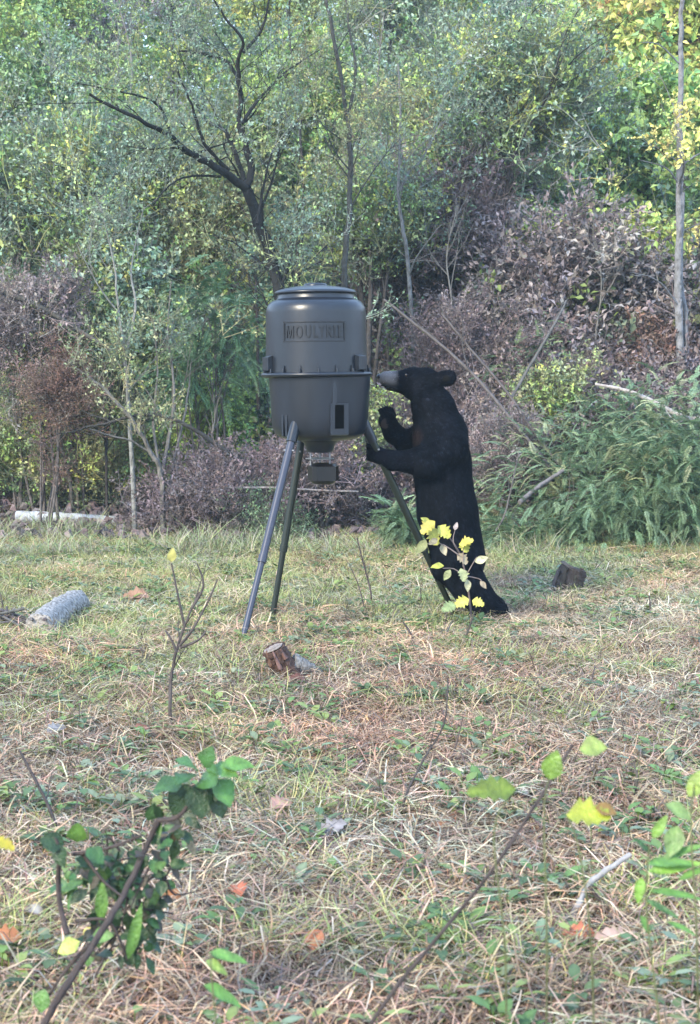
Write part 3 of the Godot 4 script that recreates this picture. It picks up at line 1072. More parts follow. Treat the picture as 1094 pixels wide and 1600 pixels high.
# ---------------------------------------------------------------- the scene
func _ready() -> void:
	# camera
	var cam := Camera3D.new()
	cam.name = "camera"
	cam.position = EYE
	cam.rotation.x = PITCH
	cam.keep_aspect = Camera3D.KEEP_HEIGHT
	cam.fov = rad_to_deg(2.0 * atan(800.0 / F))
	cam.near = 0.1
	cam.far = 600.0
	var lens := CameraAttributesPhysical.new()
	lens.frustum_focal_length = 12.0 / (800.0 / F)
	lens.frustum_focus_distance = 9.8
	lens.frustum_near = 0.1
	lens.frustum_far = 600.0
	lens.exposure_aperture = 5.0
	cam.attributes = lens
	add_child(cam)
	cam.current = true
	# sky, air and sun
	var sky := ProceduralSkyMaterial.new()
	sky.sky_top_color = Color(0.55, 0.67, 0.84)
	sky.sky_horizon_color = Color(0.87, 0.94, 1.0)
	sky.sky_curve = 0.2
	sky.ground_bottom_color = Color(0.3, 0.29, 0.25)
	sky.ground_horizon_color = Color(0.6, 0.62, 0.6)
	var env := Environment.new()
	env.background_mode = Environment.BG_SKY
	env.sky = Sky.new()
	env.sky.sky_material = sky
	env.tonemap_mode = Environment.TONE_MAPPER_LINEAR
	env.tonemap_exposure = 4.35
	env.sdfgi_enabled = true
	env.ssao_enabled = true
	env.ssil_enabled = true
	env.fog_enabled = FOG > 0.0
	env.fog_density = FOG
	env.fog_light_color = Color(0.8, 0.9, 0.94)
	var we := WorldEnvironment.new()
	we.name = "world"
	we.environment = env
	add_child(we)
	var sun := DirectionalLight3D.new()
	sun.name = "sun"
	sun.light_energy = 0.5
	sun.light_color = Color(1.0, 0.96, 0.88)
	sun.light_angular_distance = 14.0
	sun.shadow_enabled = true
	sun.rotation = Vector3(deg_to_rad(-30), deg_to_rad(-38), 0)
	add_child(sun)

	rng.seed = 5
	lumps.seed = 3
	lumps.frequency = 0.02
	lumps.fractal_octaves = 3
	fine.seed = 9
	fine.frequency = 0.02
	materials()
	make_leafsets()
	ground()
	woods()
	feeder()
	bear()
	field_things()
	foreground()
	grass()

const FOG := 0.0014

func materials() -> void:
	vmat("leaf", 0.5, 0.6, 0.45)
	var nl := vmat("leaf_near", 0.45, 0.5, 0.5)
	nl.albedo_texture = noise_tex(0.03, [Color(0.35, 0.38, 0.25), Color(0.8, 0.85, 0.75), Color(1.05, 1.05, 1.0), Color(0.75, 0.7, 0.5)], 256, 5, 51)
	nl.uv1_triplanar = true
	nl.uv1_scale = Vector3(9, 9, 9)
	nl.normal_enabled = true
	nl.normal_texture = noise_tex(0.05, [], 256, 4, 52, true, 5.0)
	vmat("dead_leaf", 0.75, 0.4, 0.35)
	vmat("blade", 0.7, 0.35, 0.35)
	vmat("fur", 0.7, 0.0, 0.13)
	vmat("wet", 0.25, 0.0, 0.5)
	var bark := vmat("bark", 0.9, 0.0, 0.3)
	bark.albedo_texture = noise_tex(0.02, [Color(0.35, 0.34, 0.33), Color(0.75, 0.74, 0.72), Color(1, 1, 1), Color(0.5, 0.52, 0.46)], 256, 5, 4)
	bark.uv1_triplanar = true
	bark.uv1_scale = Vector3(2.2, 0.8, 2.2)
	bark.normal_enabled = true
	bark.normal_texture = noise_tex(0.04, [], 256, 4, 8, true, 6.0)
	var pb: StandardMaterial3D = bark.duplicate()
	pb.albedo_texture = noise_tex(0.05, [Color(0.2, 0.19, 0.18), Color(0.45, 0.44, 0.43), Color(1, 1, 1), Color(0.95, 0.95, 1.0)], 256, 4, 6)
	pb.uv1_scale = Vector3(3, 3, 3)
	mats["patchy"] = pb
	var pl := vmat("plastic", 0.42, 0.0, 0.5)
	pl.albedo_color = Color(0.014, 0.0175, 0.025).linear_to_srgb()
	pl.albedo_texture = noise_tex(0.008, [Color(0.6, 0.58, 0.56), Color(0.95, 0.95, 1), Color(1, 1, 1), Color(0.75, 0.75, 0.76), Color(1.0, 0.9, 0.8)], 256, 6, 14)
	pl.uv1_triplanar = true
	pl.uv1_scale = Vector3(1.6, 0.45, 1.6)
	pl.roughness_texture = noise_tex(0.02, [Color(0.55, 0.55, 0.55), Color(0.95, 0.95, 0.95)], 256, 5, 15)
	pl.roughness = 0.38
	pl.normal_enabled = true
	pl.normal_texture = noise_tex(0.12, [], 256, 3, 18, true, 0.5)
	pl.normal_scale = 0.12
	var em: StandardMaterial3D = pl.duplicate()
	em.albedo_color = Color(0.009, 0.0095, 0.012).linear_to_srgb()
	mats["emboss"] = em
	var bl: StandardMaterial3D = pl.duplicate()
	bl.albedo_color = Color(0.012, 0.012, 0.013).linear_to_srgb()
	bl.roughness = 0.95
	bl.roughness_texture = null
	bl.metallic_specular = 0.15
	mats["black"] = bl
	var bb: StandardMaterial3D = pl.duplicate()
	bb.albedo_color = Color(0.011, 0.009, 0.009).linear_to_srgb()
	mats["boxbrown"] = bb
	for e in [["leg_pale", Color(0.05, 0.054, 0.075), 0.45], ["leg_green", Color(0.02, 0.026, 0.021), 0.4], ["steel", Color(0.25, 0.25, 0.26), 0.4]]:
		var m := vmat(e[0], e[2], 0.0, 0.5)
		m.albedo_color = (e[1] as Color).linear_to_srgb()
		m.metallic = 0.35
		m.roughness_texture = noise_tex(0.03, [Color(0.6, 0.6, 0.6), Color(1, 1, 1)], 128, 4, 24)
		m.uv1_triplanar = true
	var gr := vmat("soil", 0.95, 0.0, 0.2)
	gr.albedo_texture = noise_tex(0.03, [Color(0.05, 0.04, 0.03), Color(0.12, 0.095, 0.07), Color(0.2, 0.16, 0.115), Color(0.13, 0.12, 0.065)], 1024, 6, 31)
	gr.uv1_triplanar = true
	gr.uv1_world_triplanar = true
	gr.uv1_scale = Vector3(0.55, 0.55, 0.55)
	gr.normal_enabled = true
	gr.normal_texture = noise_tex(0.06, [], 512, 5, 33, true, 8.0)
	var wood := vmat("wood", 0.85, 0.0, 0.3)
	wood.albedo_texture = noise_tex(0.02, [Color(0.45, 0.42, 0.4), Color(1, 1, 1), Color(0.7, 0.66, 0.62)], 256, 5, 41)
	wood.uv1_triplanar = true
	wood.uv1_scale = Vector3(1.0, 4.0, 4.0)
	wood.normal_enabled = true
	wood.normal_texture = noise_tex(0.03, [], 256, 5, 43, true, 8.0)

func ground() -> void:
	var xs: Array = []
	var zs: Array = []
	var x := -160.0
	while x <= 160.0:
		xs.append(x)
		var a := absf(x + 0.001)
		x += 0.12 if a < 4.5 else 0.6 if a < 14.0 else 3.0 if a < 40.0 else 20.0
	var z := 80.0
	while z >= -180.0:
		zs.append(z)
		z -= 0.12 if z < -1.8 and z > -19.0 else 0.6 if z < 2.0 and z > -40.0 else 3.0 if z > -80.0 and z < 10.0 else 10.0
	var g := Geo.new()
	var w := xs.size()
	for j in zs.size():
		for i in w:
			var p := Vector3(xs[i], gh(xs[i], zs[j]), zs[j])
			var e := 0.06
			g.v.append(p)
			g.n.append(Vector3(gh(p.x - e, p.z) - gh(p.x + e, p.z), 2 * e, gh(p.x, p.z - e) - gh(p.x, p.z + e)).normalized())
			g.c.append(Color(1, 1, 1))
	for j in zs.size() - 1:
		for i in w - 1:
			var q := j * w + i
			g.ix.append(q); g.ix.append(q + w); g.ix.append(q + 1)
			g.ix.append(q + 1); g.ix.append(q + w); g.ix.append(q + w + 1)
	var o := part("ground", g.mesh(), mats["soil"], self)
	meta(o, "mown clearing of dry grass rising to a wooded hillside", "ground", "", "structure")

func woods() -> void:
	# far woods and undergrowth that read as one mass
	rng.seed = 101
	for e in [["distant_woods", "hazy mixed green and yellow woods filling the hillside", "woods", 3800, 32.0, 60.0, 0.5, 9.0, ["green", "bright", "yellow", "teal", "bright"], "broad", 1.7], ["undergrowth", "low mixed undergrowth covering the slope below the trees", "undergrowth", 6000, 16.9, 36.0, 0.05, 2.4, ["grey", "green", "olive", "bright", "grey"], "mid", 1.15]]:
		var o := thing(e[0], e[1], e[2])
		meta(o, "", "", "", "stuff")
		var where := [[], []]
		var tint := [[], []]
		for i in int(e[3]):
			var d: float = lerpf(e[4], e[5], rng.randf())
			var xx := rng.randf_range(-1.0, 1.0) * (d * 0.26 + 2.5)
			var p := Vector3(xx, 0, -d)
			var k: int = int(absf(lumps.get_noise_2d(xx * 8.0, d * 8.0)) * 14.0) % 5
			p.y = gh(xx, -d) + rng.randf_range(e[6], e[7]) * (0.6 + 0.4 * rng.randf())
			if e[0] == "undergrowth" and p.y > gh(xx, -d) + 0.5 + 1.6 * absf(lumps.get_noise_2d(xx * 20.0, d * 20.0)): p.y = gh(xx, -d) + rng.randf() * 0.4
			var s := rng.randi() % 2
			where[s].append(upward(p, e[10] * rng.randf_range(0.7, 1.3)))
			tint[s].append(jit(PAL[e[8][k]][rng.randi() % 4] * 1.5, 0.3))
		for s in 2: scatter("leaves", leafsets[e[9]][s], mats["leaf"], where[s], tint[s], o).set_meta("kind", "stuff")

	# the bank's own cover of dead leaves and stems
	var bank := thing("dead_leaves", "mauve grey dead leaves and stems covering the bank behind the bear", "dead leaves")
	meta(bank, "", "", "", "stuff")
	var bw := [[], []]
	var bt := [[], []]
	for i in 4600:
		var d := rng.randf_range(15.4, 20.0)
		var px := rng.randf_range(570.0, 1140.0)
		var q := on_ground(px, d)
		q.y += rng.randf() * (0.15 + 0.75 * clampf(0.5 + lumps.get_noise_2d(q.x * 30.0, d * 30.0), 0.0, 1.0))
		var big := 1 if px > 800.0 + rng.randf_range(-80, 80) else 0
		bw[big].append(upward(q, rng.randf_range(0.6, 1.2)))
		bt[big].append(jit(PAL["ash" if rng.randf() < 0.35 + 0.3 * big else "dead"][rng.randi() % 4] * 1.1, 0.4))
	for s in 2: scatter("leaves", leafsets["deadbig" if s else "dead"][s], mats["dead_leaf"], bw[s], bt[s], bank).set_meta("kind", "stuff")

	var grey_bark := Color(0.2, 0.19, 0.175)
	var dark_bark := Color(0.055, 0.05, 0.05)
	var G1 := "trees on the wooded hillside"
	# hillside trees, farthest row first
	for e in [
		["deciduous_tree", "yellow green hillside tree in the upper left corner behind bare twigs", 40, 70, 27, 110, 130, 460, "mid", "bright"],
		["deciduous_tree", "bright green hillside tree above the reach of the forked tree's longest limb", 70, 190, 24, 90, 90, 320, "mid", "green"],
		["deciduous_tree", "pinkish grey thin crowned tree between the upper left corner and forked tree", 160, 60, 28, 90, 100, 200, "fine", "ash"],
		["deciduous_tree", "lime yellow tree high above the middle of the forked tree's crown", 270, 30, 32, 95, 80, 300, "mid", "bright"],
		["deciduous_tree", "yellow leaved tree right behind the forked tree's upright limbs", 450, 190, 25, 65, 100, 260, "mid", "bright"],
		["deciduous_tree", "green yellow tree at the top, just left of the slim straight tree", 450, 30, 31, 90, 80, 320, "mid", "yellow"],
		["deciduous_tree", "bluish grey green tree at the top, just right of the slim straight tree", 610, 60, 29, 80, 110, 360, "fine", "grey"],
		["deciduous_tree", "yellow and orange topped tree standing behind the large grey green tree's left side", 695, 50, 31, 60, 70, 260, "mid", "yellow"],
		["deciduous_tree", "teal green tree with soft crown behind the large grey green tree's right side", 870, 70, 28, 100, 110, 480, "mid", "teal"],
		["deciduous_tree", "cream and pale orange leaved tree left of the pale twin trunked tree's top", 955, 75, 26, 75, 65, 260, "broad", "cream"],
		["deciduous_tree", "green and yellow broad leaved tree around the pale twin trunked tree's top", 1060, 90, 25, 85, 120, 380, "broad", "yellow"],
		["deciduous_tree", "broad leaved yellow green tree behind the middle of the pale twin trunks", 1020, 260, 22, 110, 100, 460, "broad", "bright"],
		["deciduous_tree", "dark green tree in the gap between slim straight tree and grey green tree", 590, 250, 25, 80, 110, 380, "mid", "green"],
		["deciduous_tree", "olive green tree below the teal tree, above the dead leaved brush", 880, 270, 22, 110, 100, 420, "mid", "green"],
		["deciduous_tree", "mid green tree filling the hillside behind the forked tree's lower trunk", 330, 300, 25, 110, 110, 420, "mid", "olive"],
	]:
		plant(e[0], e[1], "tree", G1, e[2], e[3], e[4], e[5], e[6], e[7], e[8], e[9], 0.07, 1, grey_bark if e[9] == "ash" else dark_bark, 0.0)
	# nearer trees with fine grey green leaves
	for e in [
		["autumn_olive", "large round grey green tree of fine leaves right of the slim trees", 770, 190, 19, 150, 150, 800, "fine", "grey", 6],
		["autumn_olive", "grey green thicket tree at the left edge below the bright green tree", 50, 320, 18, 110, 100, 480, "fine", "grey", 5],
		["autumn_olive", "grey green thicket tree under the forked tree's longest limb", 180, 330, 17.5, 110, 110, 520, "fine", "grey", 6],
		["autumn_olive", "grey green thicket tree behind the forked tree's trunk", 330, 390, 17.5, 90, 90, 380, "fine", "olive", 5],
		["autumn_olive", "thin grey green tree between the slim straight tree and dead leaved brush", 580, 390, 18, 70, 90, 320, "fine", "grey", 4],
		["autumn_olive", "sparse grey leaved tree behind the upper dead leaved brush", 700, 300, 20, 90, 60, 320, "fine", "grey", 4],
	]:
		plant(e[0], e[1], "tree", "fine leaved thicket trees", e[2], e[3], e[4], e[5], e[6], e[7], e[8], e[9], 0.045, e[10], Color(0.11, 0.1, 0.095), 0.05)
	# shrubs at the wood's edge
	for e in [
		["hemlock", "dark green feathery evergreen just left of the feeder's barrel", 340, 520, 15.6, 80, 90, 260, "needle", "dark", 3],
		["hemlock", "small dark evergreen bush left of the feeder's lower tank", 300, 610, 15.6, 55, 45, 110, "needle", "dark", 2],
		["dead_leaved_brush", "tall mauve brown dead leaved brush on the bank above bear's head", 690, 440, 18.6, 100, 110, 790, "dead", "dead", 7],
		["dead_leaved_brush", "wide ash grey dead leaved brush between the pine tuft and twin trunks", 925, 500, 17.6, 110, 90, 612, "deadbig", "ash", 7],
		["dead_leaved_brush", "brown dead leaved brush low behind the bear's neck", 730, 590, 16.6, 70, 75, 433, "dead", "dead", 5],
		["dead_leaved_brush", "reddish brown dead leaved brush at the foot of the pale twin trunks", 1040, 610, 16.8, 80, 45, 331, "deadbig", "rust", 4],
		["dead_leaved_brush", "grey brown brush between the bear's back and the green bough heap", 790, 720, 15.0, 45, 55, 242, "dead", "ash", 4],
		["dead_leaved_brush", "dark brown dead leaved brush low behind the feeder's motor box", 500, 770, 15.2, 80, 50, 357, "dead", "dead", 4],
		["dead_leaved_brush", "brown dead leaved brush between the thin trunk and feeder legs at ground level", 340, 790, 15.0, 85, 40, 382, "dead", "dead", 4],
		["dead_leaved_brush", "red brown leaved shrub at the left edge by the arching branch", 75, 615, 15.4, 55, 45, 255, "dead", "rust", 4],
		["dead_leaved_brush", "mauve grey twiggy brush at the left edge above the red brown shrub", 60, 520, 16.2, 80, 50, 306, "dead", "ash", 4],
		["leafy_shrub", "yellow green upright shrub beside the large grey green tree, over the bank", 850, 430, 18.2, 45, 60, 240, "mid", "bright", 3],
		["leafy_shrub", "yellow brown leaved shrub just left of the pale twin trunks", 985, 415, 18.4, 65, 45, 240, "broad", "yellow", 3],
		["leafy_shrub", "olive green shrub under the pine tuft behind the bough heap", 870, 660, 15.8, 65, 50, 240, "mid", "olive", 4],
		["leafy_shrub", "yellow green shrub in the opening under the arching branch", 330, 690, 16.2, 65, 45, 220, "mid", "bright", 3],
		["leafy_shrub", "small yellow leaved shrub left of the thin trunk under arching branch", 150, 700, 17.0, 45, 40, 140, "mid", "bright", 3],
		["leafy_shrub", "grey green shrub at the left edge behind the white log", 50, 735, 16.9, 85, 50, 300, "fine", "olive", 5],
		["leafy_shrub", "olive shrub low between the white log and the thin trunks", 190, 745, 16.7, 75, 42, 240, "fine", "olive", 5],
		["leafy_shrub", "grey green shrub seen between the feeder's neck and right leg", 560, 700, 15.6, 50, 40, 200, "mid", "olive", 3],
		["leafy_shrub", "green shrub with grey stems behind the two crossing bare trunks", 240, 500, 16.8, 90, 70, 300, "mid", "grey", 4],
		["leafy_shrub", "low green plants at the wood's edge between the feeder legs", 420, 838, 14.6, 55, 12, 60, "fine", "fern", 4],
		["leafy_shrub", "grey green thin leaved shrub at the left edge above the red brown shrub", 25, 560, 16.6, 60, 60, 220, "fine", "grey", 4],
		["leafy_shrub", "olive thin leaved shrub between the thin pale trunk and left edge", 120, 600, 16.4, 70, 60, 220, "fine", "olive", 5],
		["pine_sapling", "small pale green pine tuft alone on the brown bank", 812, 580, 16.4, 30, 34, 90, "needle", "fern", 1],
	]:
		plant(e[0], e[1], "shrub", "shrubs and brush along the wood's edge", e[2], e[3], e[4], e[5], e[6], e[7], e[8], e[9], 0.022, e[10], Color(0.16, 0.14, 0.13), 0.04)
	# the heap of green boughs on the right
	for e in [
		["bough_heap", "largest mound of drooping green boughs at the wood's edge right of the bear", 930, 790, 14.2, 130, 85, 2230],
		["bough_heap", "mound of drooping green boughs by the right edge, against the taller brush", 1065, 770, 14.0, 80, 100, 1592],
		["bough_heap", "low tongue of green boughs nearest the bear's back", 830, 838, 13.9, 55, 24, 795],
		["bough_heap", "grey green upper boughs topping the heap under the twin trunked tree", 1010, 690, 14.9, 110, 55, 1275],
		["bough_heap", "pale green tuft of boughs between feeder's right leg and the bear's belly", 620, 830, 13.9, 36, 26, 583],
	]:
		plant(e[0], e[1], "brush heap", "heap of cut green boughs", e[2], e[3], e[4], e[5], e[6], e[7], "frond", "fern", 0.012, 4, Color(0.14, 0.12, 0.1), -0.1)

	# trees whose limbs can be followed
	drawn_tree("forked_tree", "dark trunked forked tree rising behind the feeder with a long limb leaning left", "tree", 15.0, [
		[[V(478, 845), V(462, 640), V(437, 460), V(405, 350), V(384, 292)], 0.0632, 0.0487, 0.4],
		[[V(385, 295), V(340, 262), V(290, 235), V(265, 212), V(225, 190), V(140, 147)], 0.0416, 0.0118, -1.2],
		[[V(386, 292), V(392, 262), V(384, 225), V(373, 195), V(376, 150), V(365, 108), V(338, 88), V(280, 80)], 0.0372, 0.0084, 0.6],
		[[V(384, 290), V(368, 240), V(352, 205), V(325, 190), V(305, 160), V(297, 140)], 0.0268, 0.0084, 0.9],
		[[V(358, 266), V(320, 225), V(300, 165), V(278, 112)], 0.0223, 0.0067, -0.5],
		[[V(378, 195), V(397, 165), V(440, 118), V(500, 78)], 0.0209, 0.0050, 0.9],
		[[V(376, 150), V(372, 95), V(380, 65), V(350, 25), V(325, -20)], 0.0209, 0.0076, -0.5],
		[[V(380, 82), V(408, 48), V(420, 0), V(424, -40)], 0.0163, 0.0076, 0.3],
		[[V(268, 215), V(250, 168), V(210, 148), V(120, 130)], 0.0163, 0.0050, -0.6],
		[[V(402, 350), V(412, 290), V(430, 230), V(470, 190)], 0.0149, 0.0050, 0.5],
		[[V(360, 277), V(300, 275), V(265, 290), V(240, 320)], 0.0134, 0.0050, -0.7],
	], Color(0.035, 0.032, 0.032), 3.0, 240, "fine", "grey")
	drawn_tree("slim_tree", "slim straight dark tree rising from behind the feeder's lid", "tree", 16.0, [
		[[V(530, 820), V(538, 440), V(546, 330), V(547, 240), V(543, 185), V(522, 60), V(505, -20)], 0.0310, 0.0154, 0.0],
		[[V(543, 190), V(556, 110), V(545, 40), V(540, -20)], 0.0186, 0.0084, 0.5],
		[[V(545, 225), V(500, 190), V(480, 130)], 0.0087, 0.0035, -0.5],
	], Color(0.085, 0.085, 0.08), 1.6, 70, "fine", "olive")
	drawn_tree("slim_tree", "crooked grey slim tree between the slim straight tree and large grey green tree", "tree", 17.0, [
		[[V(655, 560), V(640, 440), V(628, 345), V(622, 295), V(626, 205), V(622, 100)], 0.0260, 0.0098, 0.0],
		[[V(623, 300), V(640, 268), V(662, 245), V(690, 190)], 0.0161, 0.0042, 0.4],
		[[V(640, 430), V(652, 400), V(690, 350)], 0.0124, 0.0035, -0.3],
	], Color(0.2, 0.2, 0.2), 1.6, 30, "fine", "grey")
	drawn_tree("twin_trunked_tree", "pale grey tree with two thin trunks side by side near the right edge", "tree", 16.4, [
		[[V(1066, 600), V(1060, 470), V(1062, 330), V(1062, 180), V(1064, 60), V(1066, -30)], 0.0440, 0.0192, 0.0],
		[[V(1073, 600), V(1072, 500), V(1064, 430), V(1068, 300)], 0.0288, 0.0160, 0.2],
		[[V(1062, 290), V(1040, 262), V(1000, 250)], 0.0112, 0.0032, -0.3],
		[[V(1061, 480), V(1030, 440), V(985, 425)], 0.0120, 0.0032, -0.4],
		[[V(1062, 100), V(1030, 70), V(1000, 66)], 0.0096, 0.0032, -0.3],
		[[V(1063, 260), V(1094, 240), V(1130, 236)], 0.0112, 0.0040, 0.2],
	], Color(0.23, 0.225, 0.235), 1.2, 20, "mid", "yellow")
	drawn_tree("thin_tree", "thin pale grey trunk standing at the wood's edge left of the feeder", "tree", 14.9, [
		[[V(212, 815), V(206, 710), V(200, 620), V(196, 560), V(186, 490), V(176, 400), V(150, 300)], 0.0256, 0.0040, 0.0],
		[[V(196, 560), V(212, 480), V(205, 420), V(226, 320)], 0.0176, 0.0032, 0.3],
		[[V(186, 490), V(150, 440), V(120, 380)], 0.0096, 0.0032, -0.3],
	], Color(0.27, 0.265, 0.25), 1.8, 40, "fine", "grey")
	drawn_tree("thin_tree", "clump of leaning grey stems just right of the thin pale trunk", "tree", 14.8, [
		[[V(256, 815), V(252, 745), V(235, 705), V(205, 655), V(165, 610), V(140, 590)], 0.0288, 0.0112, -0.3],
		[[V(252, 745), V(266, 670), V(272, 600), V(262, 520), V(268, 440)], 0.0208, 0.0072, 0.3],
		[[V(250, 735), V(240, 660), V(246, 580), V(240, 500)], 0.0160, 0.0056, 0.2],
		[[V(240, 712), V(208, 690), V(170, 680), V(140, 670)], 0.0144, 0.0056, -0.4],
		[[V(266, 815), V(270, 730), V(290, 640), V(300, 560)], 0.0192, 0.0064, 0.4],
	], Color(0.2, 0.185, 0.17), 1.8, 40, "fine", "olive")
	drawn_tree("thin_tree", "small bare leaning tree behind the white log near the left edge", "tree", 16.2, [
		[[V(118, 780), V(104, 725), V(85, 685), V(55, 650), V(20, 640)], 0.0224, 0.0072, 0.0],
		[[V(85, 685), V(90, 640), V(120, 600)], 0.0112, 0.0040, 0.2],
	], Color(0.09, 0.085, 0.08), 2.0, 12, "fine", "olive")
	for e in [
		["upright bare stem crossing the brush between the thin trunk and white log", [V(168, 812), V(166, 700), V(172, 620), V(152, 520)], 15.6, 0.016, dark_bark],
		["dark bare stem left of the hemlock under the forked tree", [V(300, 812), V(312, 690), V(304, 600), V(312, 520)], 15.2, 0.016, dark_bark],
		["grey bare stem right of the leaning stems, nearer the hemlock", [V(338, 810), V(330, 700), V(336, 640), V(322, 560)], 15.1, 0.013, grey_bark],
		["short bare stem at the left edge behind the white log", [V(62, 812), V(72, 720), V(60, 660)], 16.0, 0.014, dark_bark],
		["straight dark stem just left of the feeder's barrel above the hemlock", [V(404, 640), V(402, 500), V(398, 400), V(392, 310)], 16.8, 0.02, dark_bark],
		["dark slanting stem through the left side of the large grey green tree", [V(690, 470), V(712, 390), V(745, 300), V(765, 190), V(800, 60)], 18.2, 0.026, dark_bark],
		["dark branching stem in the middle of the large grey green tree", [V(770, 440), V(790, 330), V(800, 250), V(850, 160), V(880, 110)], 18.0, 0.022, dark_bark],
		["thin dark stem between forked tree and slim straight tree, near the top", [V(470, 420), V(474, 280), V(462, 150), V(448, 10)], 18.5, 0.022, dark_bark],
		["thin pinkish stem in the upper left above the forked tree's long limb", [V(190, 330), V(200, 200), V(205, 90), V(180, -10)], 19.0, 0.02, grey_bark],
		["bare stem by the crooked slim tree, forking toward the top", [V(600, 420), V(604, 280), V(590, 150), V(600, 20)], 19.0, 0.018, grey_bark],
		["bare grey stem rising from the mauve brush above the bear", [V(700, 620), V(706, 480), V(698, 400), V(716, 320)], 16.6, 0.013, grey_bark],
		["bare grey stem in the ash grey brush left of the twin trunks", [V(935, 640), V(930, 540), V(940, 450), V(932, 380)], 16.6, 0.014, grey_bark],
		["slanting bare stem right of the pine tuft", [V(850, 640), V(880, 540), V(900, 450), V(950, 360)], 16.8, 0.014, dark_bark],
	]:
		stick("thin_sapling", e[0], "sapling", e[1], e[2], e[3], e[3] * 0.35, e[4], 0.3, 9, "thin bare saplings at the wood's edge")
	# single branches and poles
	stick("arching_branch", "dark bare branch arching low between the thin trunks and hemlock", "branch", [V(380, 720), V(345, 700), V(305, 672), V(255, 650), V(210, 650), V(165, 662), V(130, 668)], 15.0, 0.026, 0.01, Color(0.07, 0.065, 0.06), -0.3, 4)
	stick("long_branch", "long bare limb slanting down from the left edge across the thicket", "branch", [V(180, 550), V(130, 520), V(60, 478), V(-20, 448)], 15.6, 0.018, 0.03, Color(0.1, 0.095, 0.09), 0.3, 3)
	stick("leaning_pole", "long grey dead pole leaning down the bank behind the bear's shoulder", "dead pole", [V(860, 730), V(815, 676), V(760, 608), V(700, 548), V(600, 468)], 14.5, 0.02, 0.012, Color(0.13, 0.115, 0.11), 0.9, 2)
	stick("leaning_pole", "shorter grey dead pole beside the long one, nearer the pine tuft", "dead pole", [V(872, 725), V(832, 672), V(790, 610), V(735, 545), V(690, 490)], 14.6, 0.016, 0.01, Color(0.12, 0.105, 0.1), 0.9, 1)
	stick("leaning_pole", "thin grey pole leaning from the bough heap up to the right of pine tuft", "dead pole", [V(800, 620), V(835, 560), V(870, 500), V(885, 470)], 15.2, 0.016, 0.01, Color(0.14, 0.13, 0.125), 0.8, 1)
	stick("fallen_branch", "pale barkless branch lying on the bank at the right edge under twin trunks", "branch", [V(930, 600), V(985, 612), V(1030, 632), V(1070, 652), V(1130, 660)], 14.9, 0.014, 0.03, Color(0.45, 0.4, 0.38), -0.3, 2)
	stick("fallen_branch", "thin pale branch lying level behind the feeder's motor box", "branch", [V(350, 762), V(430, 762), V(500, 766), V(560, 768)], 14.6, 0.012, 0.008, Color(0.36, 0.32, 0.31), 0.2, 1)
	stick("fallen_branch", "dark cut branch end poking out of the left of the bough heap", "branch", [V(812, 785), V(840, 762), V(880, 735)], 13.7, 0.022, 0.016, Color(0.2, 0.18, 0.17), 0.4, 0)
	stick("fallen_branch", "slender pale branch standing out low left of the bough heap", "branch", [V(775, 830), V(790, 800), V(806, 730), V(812, 700)], 13.8, 0.01, 0.005, Color(0.13, 0.12, 0.11), 0.2, 3)

func log_mesh(ln: float, r0: float, r1: float, bark: Color, wood: Color, ragged := 0.0) -> Array:
	# [bark, the two cut faces] of a log along +x from the origin
	var g := Geo.new()
	var n := 16
	var p := PackedVector3Array()
	var r := PackedFloat32Array()
	for i in n:
		var t := float(i) / (n - 1)
		p.append(Vector3(ln * t, 0.02 * sin(t * 5.0) * r0 * 4.0, 0.015 * cos(t * 4.0)))
		r.append(lerpf(r0, r1, t) * (1.0 + 0.05 * sin(i * 2.3)))
	g.tube(p, r, 22, bark, 0.05 + ragged)
	var f := Geo.new()
	for e in [[p[0], -1.0, r0], [p[n - 1], 1.0, r1]]:
		for k in 4:
			var ra: float = e[2] * (0.9 - k * 0.22)
			f.tube(PackedVector3Array([e[0], e[0] + Vector3(e[1] * (0.004 + k * 0.002), 0, 0)]), PackedFloat32Array([ra, ra * 0.97]), 20, wood * (1.0 - 0.12 * (k % 2)), 0.04)
	return [g, f]

